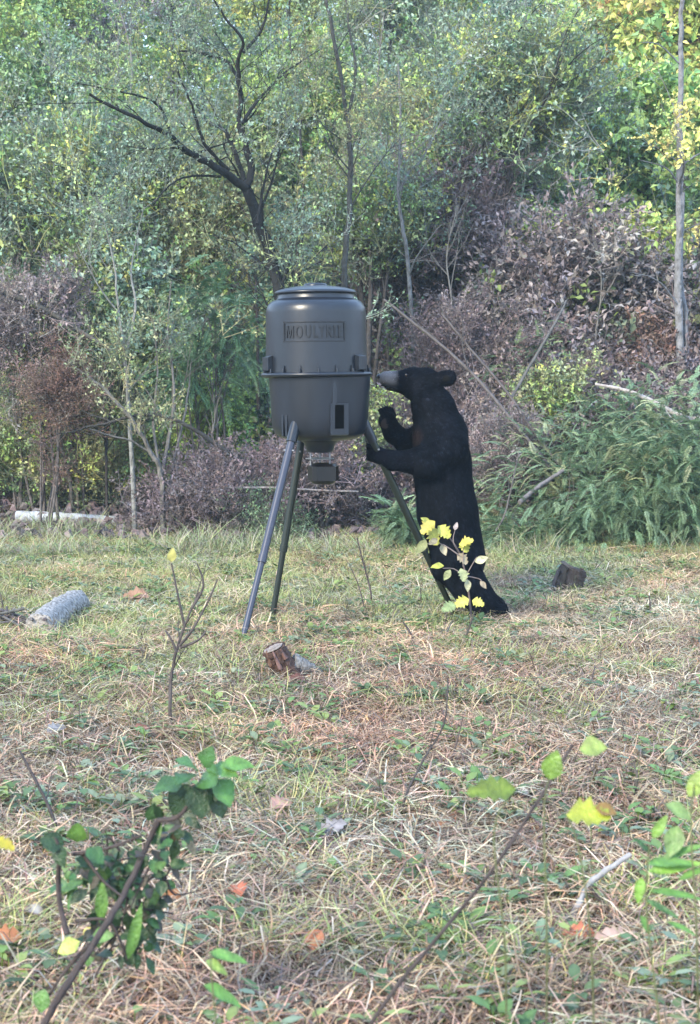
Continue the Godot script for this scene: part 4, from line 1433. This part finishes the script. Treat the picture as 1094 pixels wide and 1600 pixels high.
func field_things() -> void:
	rng.seed = 301
	# cut logs and stumps
	var a := G(455, 1078)
	var o := thing("wood_chunk", "split chunk of brown wood tilted up in the grass before the feeder", "log", a)
	var l := log_mesh(0.25, 0.068, 0.056, Color(0.1, 0.062, 0.05), Color(0.33, 0.28, 0.25), 0.14)
	var br := part("split_face", l[0].mesh(), mats["wood"], o, Vector3(0.02, -0.02, 0))
	br.basis = Basis(Vector3(-0.4, 0.9, 0.12).normalized(), Vector3(0.9, 0.4, 0.0), Vector3(0.0, 0.1, 0.95)).orthonormalized()
	part("cut_face", l[1].mesh(), mats["wood"], br)
	for i in 7:
		var g1 := Geo.new()
		var an := rng.randf() * TAU
		g1.bar(Vector3(0.14 + rng.randf() * 0.06, cos(an) * 0.05, sin(an) * 0.05), Vector3(0.235 + rng.randf() * 0.035, cos(an) * 0.044, sin(an) * 0.046), 0.014, 0.004, 5, jit(Color(0.14, 0.09, 0.075), 0.5))
		part("splinter", g1.mesh(), mats["wood"], br)
	l = log_mesh(0.26, 0.05, 0.035, Color(0.26, 0.245, 0.23), Color(0.12, 0.08, 0.065), 0.12)
	var slab := part("bark", l[0].mesh(), mats["patchy"], o, Vector3(0.0, 0.13, -0.03))
	slab.basis = Basis(Vector3(0.8, -0.55, -0.2).normalized(), Vector3(0.5, 0.8, 0.1), Vector3(0.1, 0.1, 1.0)).orthonormalized()
	var g := Geo.new()
	a = G(878, 935)
	o = thing("stump", "low dark weathered stump in the grass right of the bear's feet", "stump", a)
	g = Geo.new()
	var n := 9
	var p := PackedVector3Array()
	var r := PackedFloat32Array()
	for i in n:
		p.append(Vector3(0.01 * i, -0.04 + 0.25 * i / (n - 1), 0))
		r.append(0.115 - 0.028 * i / (n - 1) + (0.03 if i < 2 else 0.0))
	g.tube(p, r, 28, Color(0.09, 0.07, 0.06), 0.16)
	part("bark", g.mesh(), mats["bark"], o)
	for i in 16:
		g = Geo.new()
		var b := TAU * i / 16.0
		var q := Vector3(cos(b) * 0.1, 0.0, sin(b) * 0.1)
		g.bar(q + Vector3.DOWN * 0.03, q * 0.85 + Vector3(0.05, 0.09 + rng.randf() * 0.15, 0), rng.randf_range(0.014, 0.032), rng.randf_range(0.006, 0.02), 5, jit(Color(0.1, 0.08, 0.07), 0.4))
		part("bark_ridge", g.mesh(), mats["bark"], o)
	g = Geo.new()
	g.tube(PackedVector3Array([Vector3(0.06, 0.2, 0), Vector3(0.07, 0.215, 0.0)]), PackedFloat32Array([0.085, 0.075]), 20, Color(0.17, 0.14, 0.12), 0.1)
	part("cut_face", g.mesh(), mats["wood"], o)
	a = G(58, 1003)
	var far_end := G(122, 966)
	o = thing("log", "short pale grey barked log lying in the grass left of the feeder", "log", a)
	var ax := far_end - a + Vector3(0, 0.03, 0)
	l = log_mesh(ax.length(), 0.09, 0.086, Color(0.38, 0.36, 0.34), Color(0.4, 0.37, 0.34), 0.02)
	br = part("bark", l[0].mesh(), mats["patchy"], o, Vector3(0, 0.07, 0))
	br.basis = Basis(ax.normalized(), Vector3.UP, ax.normalized().cross(Vector3.UP)).orthonormalized()
	part("cut_face", l[1].mesh(), mats["wood"], br)
	a = G(35, 826) + Vector3(0, 0.05, 0)
	o = thing("log", "longer whitish log lying along the wood's edge at far left", "log", a)
	l = log_mesh(1.0, 0.06, 0.045, Color(0.5, 0.52, 0.56), Color(0.5, 0.48, 0.46))
	br = part("bark", l[0].mesh(), mats["bark"], o, Vector3(-0.05, 0.06, 0))
	br.rotation = Vector3(0, -0.06, -0.03)
	part("cut_face", l[1].mesh(), mats["wood"], br)
	# debris at the log's near end
	a = G(38, 997) + Vector3(0, 0.06, 0)
	o = thing("twig_pile", "small pile of dark broken twigs at the near end of the pale log", "twig pile", a)
	for i in 14:
		g = Geo.new()
		var b := dirv()
		b.y *= 0.25
		var q := Vector3(rng.randf_range(-0.14, 0.14), 0.02 + rng.randf() * 0.06, rng.randf_range(-0.08, 0.08))
		g.bar(q - b * 0.16, q + b * 0.16, 0.011, 0.006, 5, jit(Color(0.13, 0.115, 0.11), 0.4))
		part("twig", g.mesh(), mats["bark"], o)
	# bare saplings and standing stalks
	var dk := Color(0.1, 0.085, 0.08)
	o = stick("bare_sapling", "taller bare sapling with forked twigs standing before the feeder's left leg", "sapling", [V(268, 1160), V(266, 1080), V(275, 1020), V(292, 970), V(312, 925)], 0, 0.009, 0.004, dk, 0.1, 4)
	var base := o.position
	for e in [[V(280, 1010), V(300, 985), V(325, 940), V(340, 905)], [V(276, 1020), V(268, 1000), V(258, 985)], [V(288, 978), V(278, 930), V(268, 880)], [V(300, 950), V(318, 915), V(308, 880)], [V(282, 1012), V(310, 1000), V(322, 985)]]:
		g = Geo.new()
		var q: Array = []
		for v in e: q.append(P(v.x, v.y, -base.z) - base)
		g.tube(curve(q, 12), taper(12, 0.007, 0.003), 5, dk, 0.1)
		part("twig", g.mesh(), mats["bark"], o)
	g = Geo.new()
	g.leaf(P(268, 878, -base.z) - base, Vector3(0.1, 0.9, 0.3).normalized(), Vector3.RIGHT, 0.06, 0.02, Color(0.4, 0.37, 0.12))
	part("leaf", g.mesh(), mats["leaf"], o)
	for e in [
		["two fork bare stalk in the grass right of the feeder's rear leg", [V(578, 962), V(580, 930), V(568, 880), V(558, 840)], 0.007, 2],
		["thin bare stalk leaning left beside the forked stalk near the rear leg", [V(574, 965), V(562, 920), V(545, 880)], 0.005, 1],
		["short dark twig slanting in the grass left of the bear's feet", [V(660, 1018), V(645, 995), V(630, 972)], 0.009, 0],
		["twig leaning right just below the yellow leaved sapling", [V(718, 1022), V(730, 990), V(742, 955)], 0.007, 1],
		["pale stalk leaning right between slanting twig and yellow leaved sapling", [V(690, 1015), V(700, 985), V(708, 968)], 0.005, 0],
		["short upright stalk in the grass behind the slanting twig", [V(658, 958), V(658, 938), V(657, 918)], 0.005, 0],
		["crooked dark stalk in the middle of the clearing below the bear's feet", [V(833, 1075), V(836, 1050), V(828, 1020)], 0.006, 1],
		["long thin curved stalk in the foreground under the slanting twig", [V(626, 1300), V(632, 1250), V(660, 1190), V(694, 1130), V(700, 1060)], 0.005, 1],
		["shorter thin stalk right of the long curved stalk", [V(694, 1215), V(708, 1180), V(724, 1120)], 0.005, 0],
		["short upright stalk left of the pale log by the left edge", [V(6, 972), V(4, 945), V(0, 925)], 0.007, 0],
		["thin stalk rising behind the pale log", [V(48, 950), V(50, 920), V(49, 905)], 0.004, 0],
		["small dark stalk left of the bare sapling's middle", [V(230, 1062), V(228, 1040), V(230, 1022)], 0.006, 0],
		["small bent stalk left of the bare sapling's foot", [V(210, 1082), V(200, 1060), V(196, 1045)], 0.006, 1],
		["thin stalk between the bare sapling and the wood chunk", [V(342, 1098), V(340, 1070), V(336, 1058)], 0.005, 0],
		["thin stalk touching the lower left of the wood chunk", [V(412, 1082), V(424, 1055), V(434, 1040)], 0.006, 1],
		["stalk standing behind the top of the wood chunk", [V(478, 1040), V(486, 1020), V(492, 1005)], 0.007, 2],
		["long thin leaning stem rising from the left foreground to the dry patch", [V(100, 1330), V(80, 1270), V(45, 1200), V(30, 1172)], 0.007, 1],
		["thin upright stalk in the right clearing, level with the stump", [V(1015, 975), V(1016, 950), V(1014, 930)], 0.007, 0],
		["thin dark stalk right of the crooked middle stalk", [V(925, 1090), V(926, 1060), V(930, 1040)], 0.005, 0],
		["upright brown stalk at the foreground's right behind the yellow leaf", [V(985, 1270), V(995, 1220), V(990, 1195)], 0.006, 1],
	]:
		stick("stalk", e[0], "stalk", e[1], 0, e[2], e[2] * 0.5, jit(dk, 0.25), 0.05, e[3], "bare stalks in the clearing")
	# the yellow leaved sapling before the bear
	o = stick("yellow_sapling", "young sapling with large yellow leaves standing before the bear's legs", "sapling", [V(736, 995), V(735, 950), V(728, 900), V(716, 860), V(690, 825)], 0, 0.007, 0.004, Color(0.16, 0.12, 0.11), 0.1, 0)
	base = o.position
	var dd := -base.z
	for e in [[V(728, 900), V(745, 870)], [V(730, 910), V(712, 890), V(692, 888)], [V(716, 862), V(708, 845), V(712, 825)], [V(718, 868), V(690, 850), V(665, 850)], [V(724, 885), V(724, 850)], [V(735, 945), V(712, 940)], [V(728, 900), V(750, 905), V(752, 912)]]:
		g = Geo.new()
		var q: Array = []
		for v in e: q.append(P(v.x, v.y, dd + rng.randf_range(-0.04, 0.04)) - base)
		g.tube(curve(q, 8), taper(8, 0.0045, 0.002), 5, Color(0.25, 0.2, 0.19), 0.1)
		part("twig", g.mesh(), mats["bark"], o)
	var ye := Color(0.45, 0.41, 0.08)
	var pg := Color(0.3, 0.33, 0.16)
	var tn := Color(0.3, 0.25, 0.17)
	for e in [[680, 815, -0.9, -0.55, 0.13, ye, 1], [684, 822, 0.75, -0.6, 0.12, ye, 1], [676, 824, 0.15, -1, 0.13, ye, 1], [672, 818, -0.5, 0.4, 0.08, ye, 0], [724, 842, 0.2, -0.9, 0.1, ye, 1], [718, 852, 0.8, 0.5, 0.11, ye, 1], [666, 843, -0.6, -0.9, 0.12, pg, 0], [742, 878, 0.9, 0.35, 0.1, Color(0.42, 0.39, 0.27), 0], [694, 884, -0.9, 0.05, 0.1, ye, 0], [704, 890, -0.5, -0.8, 0.09, pg, 0], [720, 888, 0.3, -0.8, 0.1, pg, 1], [730, 905, 0.1, -0.9, 0.09, Color(0.35, 0.34, 0.24), 0], [733, 936, -0.8, -0.3, 0.11, ye, 1], [738, 938, 0.7, -0.2, 0.09, ye, 1], [712, 945, -0.9, -0.2, 0.11, pg, 1], [714, 866, 0.7, -0.5, 0.1, tn, 1], [690, 850, 0.3, -0.8, 0.09, tn, 0], [710, 828, 0.3, 0.8, 0.06, Color(0.5, 0.38, 0.38), 0], [750, 908, 0.7, -0.7, 0.07, tn, 0], [684, 842, -0.6, -0.3, 0.08, tn, 0]]:
		g = Geo.new()
		var q: Vector3 = P(e[0], e[1], dd + rng.randf_range(-0.05, 0.02)) - base
		var d := Vector3(e[2], e[3], rng.randf_range(0.1, 0.5)).normalized()
		var nrm := (Vector3(0, 0.5, 1) + dirv() * 0.5).normalized()
		g.leaf(q, d, d.cross(nrm).normalized(), e[4] * 0.82, e[4] * (0.36 if e[6] == 1 else 0.24), jit(e[5], 0.2), 0.25, 0.25, e[6])
		part("leaf", g.mesh(), mats["leaf_near"], o)
	# dead leaves one can point at
	for e in [["orange fallen leaf beside the foot of the dark leafed shrub", 265, 1450, 0.085, Color(0.36, 0.15, 0.06)], ["red brown fallen leaf right of the dark leafed shrub, by a thin stalk", 372, 1440, 0.085, Color(0.34, 0.11, 0.06)], ["orange fallen leaf at the left edge of the foreground", 8, 1518, 0.09, Color(0.36, 0.15, 0.07)], ["red fallen leaf under the tilted wood chunk", 470, 1088, 0.09, Color(0.2, 0.08, 0.055)], ["pale pink brown fallen leaf in the middle foreground", 440, 1295, 0.1, Color(0.34, 0.2, 0.16)], ["orange brown leaf patch right of the pale log", 215, 955, 0.17, Color(0.34, 0.19, 0.12)], ["grey curled leaf left of the bare sapling's foot", 88, 1172, 0.09, Color(0.2, 0.2, 0.21)], ["grey curled leaf in the middle foreground beside the pink brown leaf", 520, 1338, 0.1, Color(0.22, 0.2, 0.2)], ["orange leaf near the lower edge left of centre", 492, 1525, 0.08, Color(0.36, 0.14, 0.07)], ["red brown leaf by the pale stick's lower end", 905, 1515, 0.085, Color(0.34, 0.12, 0.07)], ["pale tan leaf at the lower right corner", 960, 1520, 0.09, Color(0.45, 0.3, 0.24)], ["dark curled leaf low at the right edge", 1050, 1450, 0.09, Color(0.16, 0.11, 0.09)], ["pale tan fallen leaf left of the dark stick's foot", 55, 1480, 0.05, Color(0.3, 0.27, 0.23)], ["dull red leaf by the bare sapling's foot", 222, 1172, 0.07, Color(0.22, 0.1, 0.07)], ["yellow fallen leaf left of the dark leafed shrub's foot", 145, 1512, 0.06, Color(0.55, 0.45, 0.12)], ["pale grey fallen leaf right of the middle stalks", 816, 1276, 0.05, Color(0.3, 0.28, 0.25)]]:
		g = Geo.new()
		rng.seed = hash(e[0])
		var w: float = e[3]
		for i in 2 if w > 0.1 else 1:
			var d := Vector3(rng.randf_range(-1, 1), 0.25, rng.randf_range(-0.6, 0.6)).normalized()
			g.leaf(Vector3(0, 0.03 + 0.02 * i, 0) - d * w * 0.5, d, d.cross((Vector3(0, 0.8, 0.6)).normalized()).normalized(), w, w * 0.32, e[4], 0.45, 0.35, 1 if w > 0.08 else 0)
		single("fallen_leaf", g.mesh(), mats["dead_leaf"], e[0], "leaf", G(e[1], e[2]) + Vector3(0, 0.06, 0), "fallen leaves in the grass")

func foreground() -> void:
	rng.seed = 401
	var dk := Color(0.075, 0.06, 0.055)
	# the dark stick with a vine on it, lower left
	var d := 3.1
	var o := stick("vine_shrub", "dark leaning stick wound with green leaved vine in the left foreground", "shrub", [V(-40, 1860), V(70, 1600), V(150, 1470), V(200, 1385), V(248, 1282)], d, 0.0085, 0.006, dk, 0.35, 0)
	var base := o.position
	base.y = base.y
	var at := func(x: float, y: float, dz := 0.25) -> Vector3: return P(x, y, d + dz) - base
	for e in [[[V(140, 1475), V(100, 1520), V(62, 1580)], 0.005], [[V(105, 1460), V(92, 1400), V(92, 1330), V(84, 1305)], 0.007], [[V(248, 1282), V(280, 1275), V(305, 1240)], 0.006], [[V(115, 1335), V(170, 1325), V(222, 1305)], 0.005], [[V(130, 1335), V(160, 1375), V(190, 1400)], 0.004], [[V(120, 1440), V(170, 1440), V(200, 1500)], 0.004]]:
		var g := Geo.new()
		var q: Array = []
		for v in e[0]: q.append(at.call(v.x, v.y, 0.25 + rng.randf_range(-0.02, 0.02)))
		g.tube(curve(q, 14), taper(14, e[1], e[1] * 0.6), 6, dk, 0.15)
		part("twig", g.mesh(), mats["bark"], o)
	var lf := func(x: float, y: float, dx: float, dy: float, dz: float, ln: float, w: float, col: Color, shape: int, dep: float) -> void:
		var g := Geo.new()
		var dir := Vector3(dx, dy, dz).normalized()
		var nrm := (Vector3(0, 0.7, 0.7) + dirv() * 0.5).normalized()
		g.leaf(at.call(x, y, dep), dir, dir.cross(nrm).normalized(), ln, w, jit(col, 0.15), 0.22, 0.3, shape)
		part("leaf", g.mesh(), mats["leaf_near"], o)
	var gr := Color(0.05, 0.12, 0.035)
	var dg := Color(0.026, 0.055, 0.02)
	var lg := Color(0.1, 0.21, 0.045)
	for e in [[310, 1205, -0.5, 0.6, 0.4, 0.06, 0.026, lg], [322, 1200, 0.9, 0.1, 0.5, 0.075, 0.024, lg], [285, 1225, -0.9, 0.1, 0.4, 0.06, 0.028, gr], [335, 1215, 0.6, -0.6, 0.5, 0.07, 0.03, lg], [312, 1222, 0.1, -0.9, 0.4, 0.075, 0.034, dg], [295, 1225, -0.4, -0.9, 0.4, 0.07, 0.034, dg], [320, 1200, 0.2, 0.9, 0.3, 0.05, 0.022, gr], [345, 1195, 1.0, 0.2, 0.3, 0.07, 0.02, lg], [330, 1225, 0.5, -0.9, 0.2, 0.075, 0.032, dg], [300, 1210, -0.3, 0.2, 0.9, 0.06, 0.026, gr], [318, 1208, 0.3, 0.0, 0.9, 0.065, 0.03, gr],
		[120, 1315, 0.1, 0.6, 0.5, 0.05, 0.022, lg], [100, 1320, -0.7, 0.3, 0.3, 0.05, 0.022, dg], [135, 1325, 0.8, -0.4, 0.4, 0.05, 0.02, gr], [92, 1318, 0.1, -0.8, 0.4, 0.05, 0.02, dg],
		[158, 1440, 0.05, 1.0, 0.15, 0.085, 0.014, lg], [200, 1500, 0.25, 1.0, 0.15, 0.12, 0.013, lg], [145, 1460, 0.9, 0.1, 0.4, 0.045, 0.016, lg], [70, 1545, -0.2, -0.8, 0.3, 0.05, 0.02, lg], [125, 1472, -0.8, -0.2, 0.3, 0.05, 0.02, Color(0.4, 0.42, 0.1)]]:
		lf.call(e[0], e[1], e[2], e[3], e[4], e[5], e[6], e[7], 0, 0.25)
	for i in 190:
		# the dark leaf mass hanging below the stick
		var t := rng.randf()
		var x := lerpf(245.0, 180.0, t) + rng.randf_range(-50, 50)
		var y := lerpf(1290.0, 1490.0, t) + rng.randf_range(-25, 25)
		if i > 145:
			x = rng.randf_range(95, 190)
			y = rng.randf_range(1345, 1400)
		var v := dirv()
		lf.call(x, y, v.x, v.y - 0.5, absf(v.z) * 0.6, rng.randf_range(0.024, 0.05), rng.randf_range(0.007, 0.015), [dg, dg, Color(0.04, 0.085, 0.03), Color(0.075, 0.15, 0.04), Color(0.06, 0.05, 0.035), gr][rng.randi() % 6], 0, 0.3 + rng.randf_range(0.0, 0.12))
	for i in 16:
		var g := Geo.new()
		var a: Vector3 = at.call(rng.randf_range(160, 260), rng.randf_range(1310, 1490), 0.34)
		g.tube(curve([a, a + dirv() * 0.04, a + dirv() * 0.08 + Vector3.DOWN * 0.03], 7), taper(7, 0.003, 0.002), 4, dk)
		part("tendril", g.mesh(), mats["bark"], o)
	# long bare stick across the right foreground
	stick("bare_stick", "long dark bare stick slanting up across the right foreground", "stick", [V(440, 1850), V(585, 1592), V(680, 1470), V(765, 1365), V(832, 1265), V(895, 1164)], 2.9, 0.0042, 0.003, dk, 0.3, 0)
	stick("pale_stick", "pale barkless stick lying in the grass of the right foreground", "stick", [V(868, 1478), V(900, 1420), V(925, 1378), V(985, 1335)], 0, 0.013, 0.007, Color(0.36, 0.33, 0.31), 0.25, 0)
	stick("forked_twig", "short dark twig crossing the pale stick", "stick", [V(920, 1385), V(950, 1420), V(992, 1440)], 4.45, 0.0055, 0.003, dk, -0.05, 0)
	# broad yellow green leaves close to the camera
	var yg := Color(0.118, 0.161, 0.019)
	for e in [
		["green_seedling", "seedling with one blurred yellow green lobed leaf left of the long stick", [V(790, 1860), V(790, 1500), V(772, 1300), V(806, 1236)], [[806, 1234, -1.0, 0.1, 0.25, 0.088, 0.026, yg, 1]]],
		["green_seedling", "seedling with one yellow leaf browning at its tip right of the long stick", [V(930, 1860), V(925, 1500), V(905, 1330), V(884, 1272)], [[884, 1272, 1.0, 0.12, 0.3, 0.08, 0.032, Color(0.279, 0.298, 0.031), 1], [930, 1262, 1.0, -0.1, 0.2, 0.04, 0.016, Color(0.223, 0.124, 0.031), 0]]],
		["green_seedling", "seedling with faint green leaf behind the tip of the long stick", [V(850, 1860), V(855, 1500), V(850, 1280), V(858, 1215)], [[858, 1218, 0.2, 1.0, 0.2, 0.055, 0.02, Color(0.155, 0.248, 0.050), 0], [905, 1170, 0.9, 0.2, 0.3, 0.05, 0.022, Color(0.205, 0.260, 0.062), 0]]],
		["green_seedling", "leafy green sprig with long narrow leaflets at the right edge", [V(1040, 1860), V(1030, 1600), V(1010, 1420), V(1015, 1320)], [[1010, 1350, 0.8, 0.25, 0.4, 0.085, 0.0112, lg, 2], [1012, 1362, 1.0, 0.3, 0.2, 0.1, 0.0124, Color(0.167, 0.310, 0.050), 2], [1015, 1392, 1.0, 0.03, 0.25, 0.1, 0.0087, lg, 2], [1003, 1370, -0.2, -1.0, 0.2, 0.05, 0.0099, Color(0.167, 0.310, 0.050), 2], [1000, 1430, 0.5, -0.8, 0.2, 0.04, 0.0074, lg, 2], [1030, 1345, 0.9, 0.5, 0.2, 0.09, 0.0081, lg, 2], [1008, 1405, 0.8, -0.3, 0.4, 0.07, 0.0062, gr, 2], [1040, 1440, 0.9, -0.2, 0.3, 0.06, 0.0062, lg, 2], [1016, 1335, -0.5, 0.7, 0.3, 0.05, 0.0068, gr, 2], [1060, 1375, 0.6, 0.5, 0.4, 0.07, 0.0074, lg, 2], [1020, 1310, 0.4, 0.8, 0.2, 0.05, 0.0099, Color(0.167, 0.285, 0.062), 2]]],
		["green_seedling", "pale green leaves at the right edge above the narrow leaflets", [V(1090, 1860), V(1090, 1500), V(1080, 1300), V(1085, 1225)], [[1075, 1245, 0.5, 0.8, 0.2, 0.07, 0.0186, Color(0.211, 0.285, 0.062), 0], [1060, 1290, -0.3, -0.7, 0.4, 0.06, 0.0186, Color(0.155, 0.236, 0.074), 0], [1085, 1225, 0.9, 0.2, 0.3, 0.05, 0.0155, yg, 0], [1040, 1255, 0.7, -0.3, 0.4, 0.055, 0.0161, Color(0.174, 0.248, 0.081), 0]]],
		["green_seedling", "sprout with two narrow bright leaves lying low right of the vine stick", [V(330, 1860), V(340, 1650), V(330, 1520), V(330, 1488)], [[326, 1488, 1.0, -0.05, 0.3, 0.075, 0.011, lg, 2], [318, 1538, 1.0, -0.35, 0.3, 0.08, 0.013, lg, 2], [322, 1500, 0.7, -0.2, 0.5, 0.05, 0.01, Color(0.186, 0.260, 0.062), 2]]],
		["yellow_seedling", "bright yellow leaf standing in at the left edge of the foreground", [V(-40, 1860), V(-30, 1500), V(-20, 1330), V(-8, 1310)], [[-8, 1312, 0.9, -0.25, 0.3, 0.04, 0.014, Color(0.372, 0.298, 0.025), 1]]],
	]:
		var dep := 2.75
		var w := stick(e[0], e[1], "seedling", e[2], dep, 0.0022, 0.0012, Color(0.124, 0.136, 0.062), 0.15, 0, "leafy seedlings in the foreground")
		for q in e[3]:
			var g := Geo.new()
			var dir := Vector3(q[2], q[3], q[4]).normalized()
			var nrm := (Vector3(0, 0.75, 0.65) + dirv() * 0.2).normalized()
			g.leaf(P(q[0], q[1], dep + 0.15) - w.position, dir, dir.cross(nrm).normalized(), q[5], q[6], q[7], 0.25, 0.22, q[8])
			part("leaf", g.mesh(), mats["leaf_near"], w)

func spot(near := 2.3, far := 15.5, side := 1.3) -> Vector3:
	# a place on the clearing's ground, even by area
	while true:
		var d := rng.randf_range(near, far)
		var half := d * 0.225 + side
		if rng.randf() > half / (far * 0.225 + side): continue
		var x := rng.randf_range(-half, half)
		return Vector3(x, gh(x, -d), -d)
	return Vector3.ZERO

func spread(called: String, label: String, meshes: Array, mat: String, count: int, pick: Callable, near := 2.3, far := 15.5) -> void:
	# pick(place) gives a scale (0 for none) and a tint
	var o := thing(called, label, called.replace("_", " "))
	meta(o, "", "", "", "stuff")
	var where: Array = []
	var tint: Array = []
	for m in meshes:
		where.append([])
		tint.append([])
	for i in count:
		var p := spot(near, far)
		var got: Array = pick.call(p)
		if got[0] <= 0.0: continue
		var k := rng.randi() % meshes.size()
		var b := Basis(Vector3.UP, rng.randf() * TAU) * Basis(Vector3.RIGHT, rng.randf_range(-0.2, 0.2))
		where[k].append(Transform3D(b.scaled_local(Vector3.ONE * float(got[0])), p))
		tint[k].append(got[1])
	for k in meshes.size(): scatter("blades", meshes[k], mats[mat], where[k], tint[k], o).set_meta("kind", "stuff")

func greenness(p: Vector3) -> float:
	var n := lumps.get_noise_2d(p.x * 34.0 + 50.0, p.z * 34.0) * 1.2 + lumps.get_noise_2d(p.x * 110.0, p.z * 110.0 + 70.0) * 0.7
	var d := -p.z
	return n + smoothstep(9.5, 13.5, d) * 0.85 - 0.12 - 0.25 * smoothstep(8.5, 5.0, d) + (0.25 if p.x < -0.4 and d > 8.0 else 0.0) - (0.35 if p.x > 0.9 and d < 12.5 and d > 8.0 else 0.0)

func grass() -> void:
	rng.seed = 501
	var straw := [Color(0.48, 0.4, 0.29), Color(0.44, 0.33, 0.26), Color(0.58, 0.51, 0.41), Color(0.44, 0.31, 0.25), Color(0.34, 0.31, 0.27), Color(0.17, 0.14, 0.12)]
	var greens := [Color(0.18, 0.26, 0.09), Color(0.24, 0.32, 0.12), Color(0.31, 0.36, 0.17), Color(0.4, 0.41, 0.23)]
	var th := [thatch(61, 24, 0.11, 0.2, 0.0019, straw), thatch(62, 16, 0.1, 0.26, 0.003, straw), thatch(63, 26, 0.1, 0.14, 0.0017, straw)]
	var tf := [tuft(64, 12, 0.05, 0.1, 0.0018, 1.0, straw), tuft(65, 10, 0.05, 0.13, 0.0016, 0.8, straw)]
	var gt := [tuft(66, 16, 0.06, 0.12, 0.0026, 0.9, greens), tuft(67, 14, 0.05, 0.15, 0.0024, 0.7, greens), tuft(68, 14, 0.07, 0.09, 0.0032, 1.2, greens)]
	var hb := [herb(69, 7, 0.045, 0.011), herb(70, 6, 0.055, 0.014)]
	spread("thatch", "matted dead grass stems lying over the whole clearing", th, "blade", 17000, func(p: Vector3) -> Array:
		var n := lumps.get_noise_2d(p.x * 60.0, p.z * 60.0 + 500.0)
		if lumps.get_noise_2d(p.x * 120.0, p.z * 120.0 + 900.0) < -0.12 and rng.randf() < 0.8: return [0.0, Color.WHITE]
		var pink := lumps.get_noise_2d(p.x * 25.0 + 800.0, p.z * 25.0)
		return [rng.randf_range(0.75, 1.25), jit(Color(1.12 + 0.4 * pink, 1.02, 0.84 - 0.1 * pink) * (1.0 + n * 0.9), 0.15)])
	var cs := [thatch(161, 9, 0.12, 0.17, 0.003, straw), thatch(162, 8, 0.12, 0.22, 0.0027, straw)]
	spread("coarse_thatch", "broad curled dead stems and stalks lying over the finer dead grass", cs, "blade", 9000, func(p: Vector3) -> Array:
		return [rng.randf_range(0.6, 1.2), jit([Color(0.98, 0.86, 0.74), Color(0.62, 0.5, 0.43), Color(0.35, 0.28, 0.24), Color(0.92, 0.7, 0.57)][rng.randi() % 4], 0.2)], 2.3, 9.0)
	spread("dry_grass", "dry straw coloured grass standing through the clearing", tf, "blade", 12000, func(p: Vector3) -> Array:
		return [rng.randf_range(0.5, 1.05), jit(Color(1.22, 1.05, 0.86), 0.25)])
	spread("green_grass", "green grass growing in patches through the dry grass", gt, "blade", 60000, func(p: Vector3) -> Array:
		var k := greenness(p)
		if k < rng.randf_range(-0.35, 0.45): return [0.0, Color.WHITE]
		return [rng.randf_range(0.6, 1.2), jit(Color(1.18, 1.06, 0.85), 0.25)])
	spread("weeds", "small broad leaved green weeds dotted through the grass", hb, "leaf", 16000, func(p: Vector3) -> Array:
		if lumps.get_noise_2d(p.x * 80.0 + 40.0, p.z * 80.0) + (0.2 if p.x > 0.2 and p.z > -6.5 else 0.0) < rng.randf_range(-0.25, 0.4): return [0.0, Color.WHITE]
		p.y += 0.03
		return [rng.randf_range(0.7, 1.5), jit([Color(0.13, 0.21, 0.055), Color(0.22, 0.28, 0.08), Color(0.09, 0.14, 0.055), Color(0.2, 0.24, 0.14)][rng.randi() % 4], 0.2)])
	# dead upright stalks, too small and many to tell apart
	var sg: Array = []
	for k in 2:
		var g := Geo.new()
		var p := Vector3.ZERO
		var sp: Array = []
		sprout(g, Vector3.DOWN * 0.02, Vector3(0.1, 1, 0.1), 0.14, 0.0028, k, Color(0.16, 0.13, 0.12), sp, 0.3, 3)
		sg.append(g.mesh())
	spread("dead_stalks", "short dark dead stalks standing through the grass", sg, "bark", 2200, func(p: Vector3) -> Array:
		if lumps.get_noise_2d(p.x * 50.0 + 10.0, p.z * 50.0) < rng.randf_range(-0.3, 0.3): return [0.0, Color.WHITE]
		return [rng.randf_range(0.6, 1.5), jit(Color(1, 1, 1), 0.4)])
	spread("edge_grass", "taller green and tan grass along the foot of the woods", [tuft(91, 14, 0.09, 0.3, 0.0035, 0.7, [Color(0.2, 0.27, 0.12), Color(0.35, 0.31, 0.22), Color(0.27, 0.32, 0.16)]), tuft(92, 12, 0.1, 0.22, 0.004, 0.9, [Color(0.24, 0.3, 0.14), Color(0.3, 0.25, 0.2)])], "blade", 3600, func(p: Vector3) -> Array:
		if lumps.get_noise_2d(p.x * 40.0 + 210.0, p.z * 40.0) < rng.randf_range(-0.25, 0.25): return [0.0, Color.WHITE]
		return [rng.randf_range(0.5, 1.2), jit(Color(1, 1, 1), 0.3)], 13.0, 15.6)
	var dl := [curled(71, 4, 0.07, 0.06, 0.02), curled(72, 3, 0.06, 0.075, 0.024)]
	spread("leaf_litter", "small brown and grey dead leaves lying among the grass", dl, "dead_leaf", 42000, func(p: Vector3) -> Array:
		p.y += 0.05
		if -p.z > 6.5 and rng.randf() < 0.6: return [0.0, Color.WHITE]
		if lumps.get_noise_2d(p.x * 70.0, p.z * 70.0 + 33.0) < rng.randf_range(-0.4, 0.25): return [0.0, Color.WHITE]
		return [rng.randf_range(0.6, 1.25), jit([Color(0.24, 0.15, 0.1), Color(0.16, 0.1, 0.075), Color(0.28, 0.245, 0.22), Color(0.3, 0.14, 0.08), Color(0.1, 0.075, 0.065)][rng.randi() % 5], 0.25)])
	# litter on the bank behind
	spread("bank_litter", "brown dead leaves covering the bank and wood floor", [curled(73, 8, 0.14, 0.11, 0.035)], "dead_leaf", 6500, func(p: Vector3) -> Array:
		return [rng.randf_range(0.7, 1.3), jit(PAL["dead"][rng.randi() % 4], 0.25)], 14.3, 24.0)
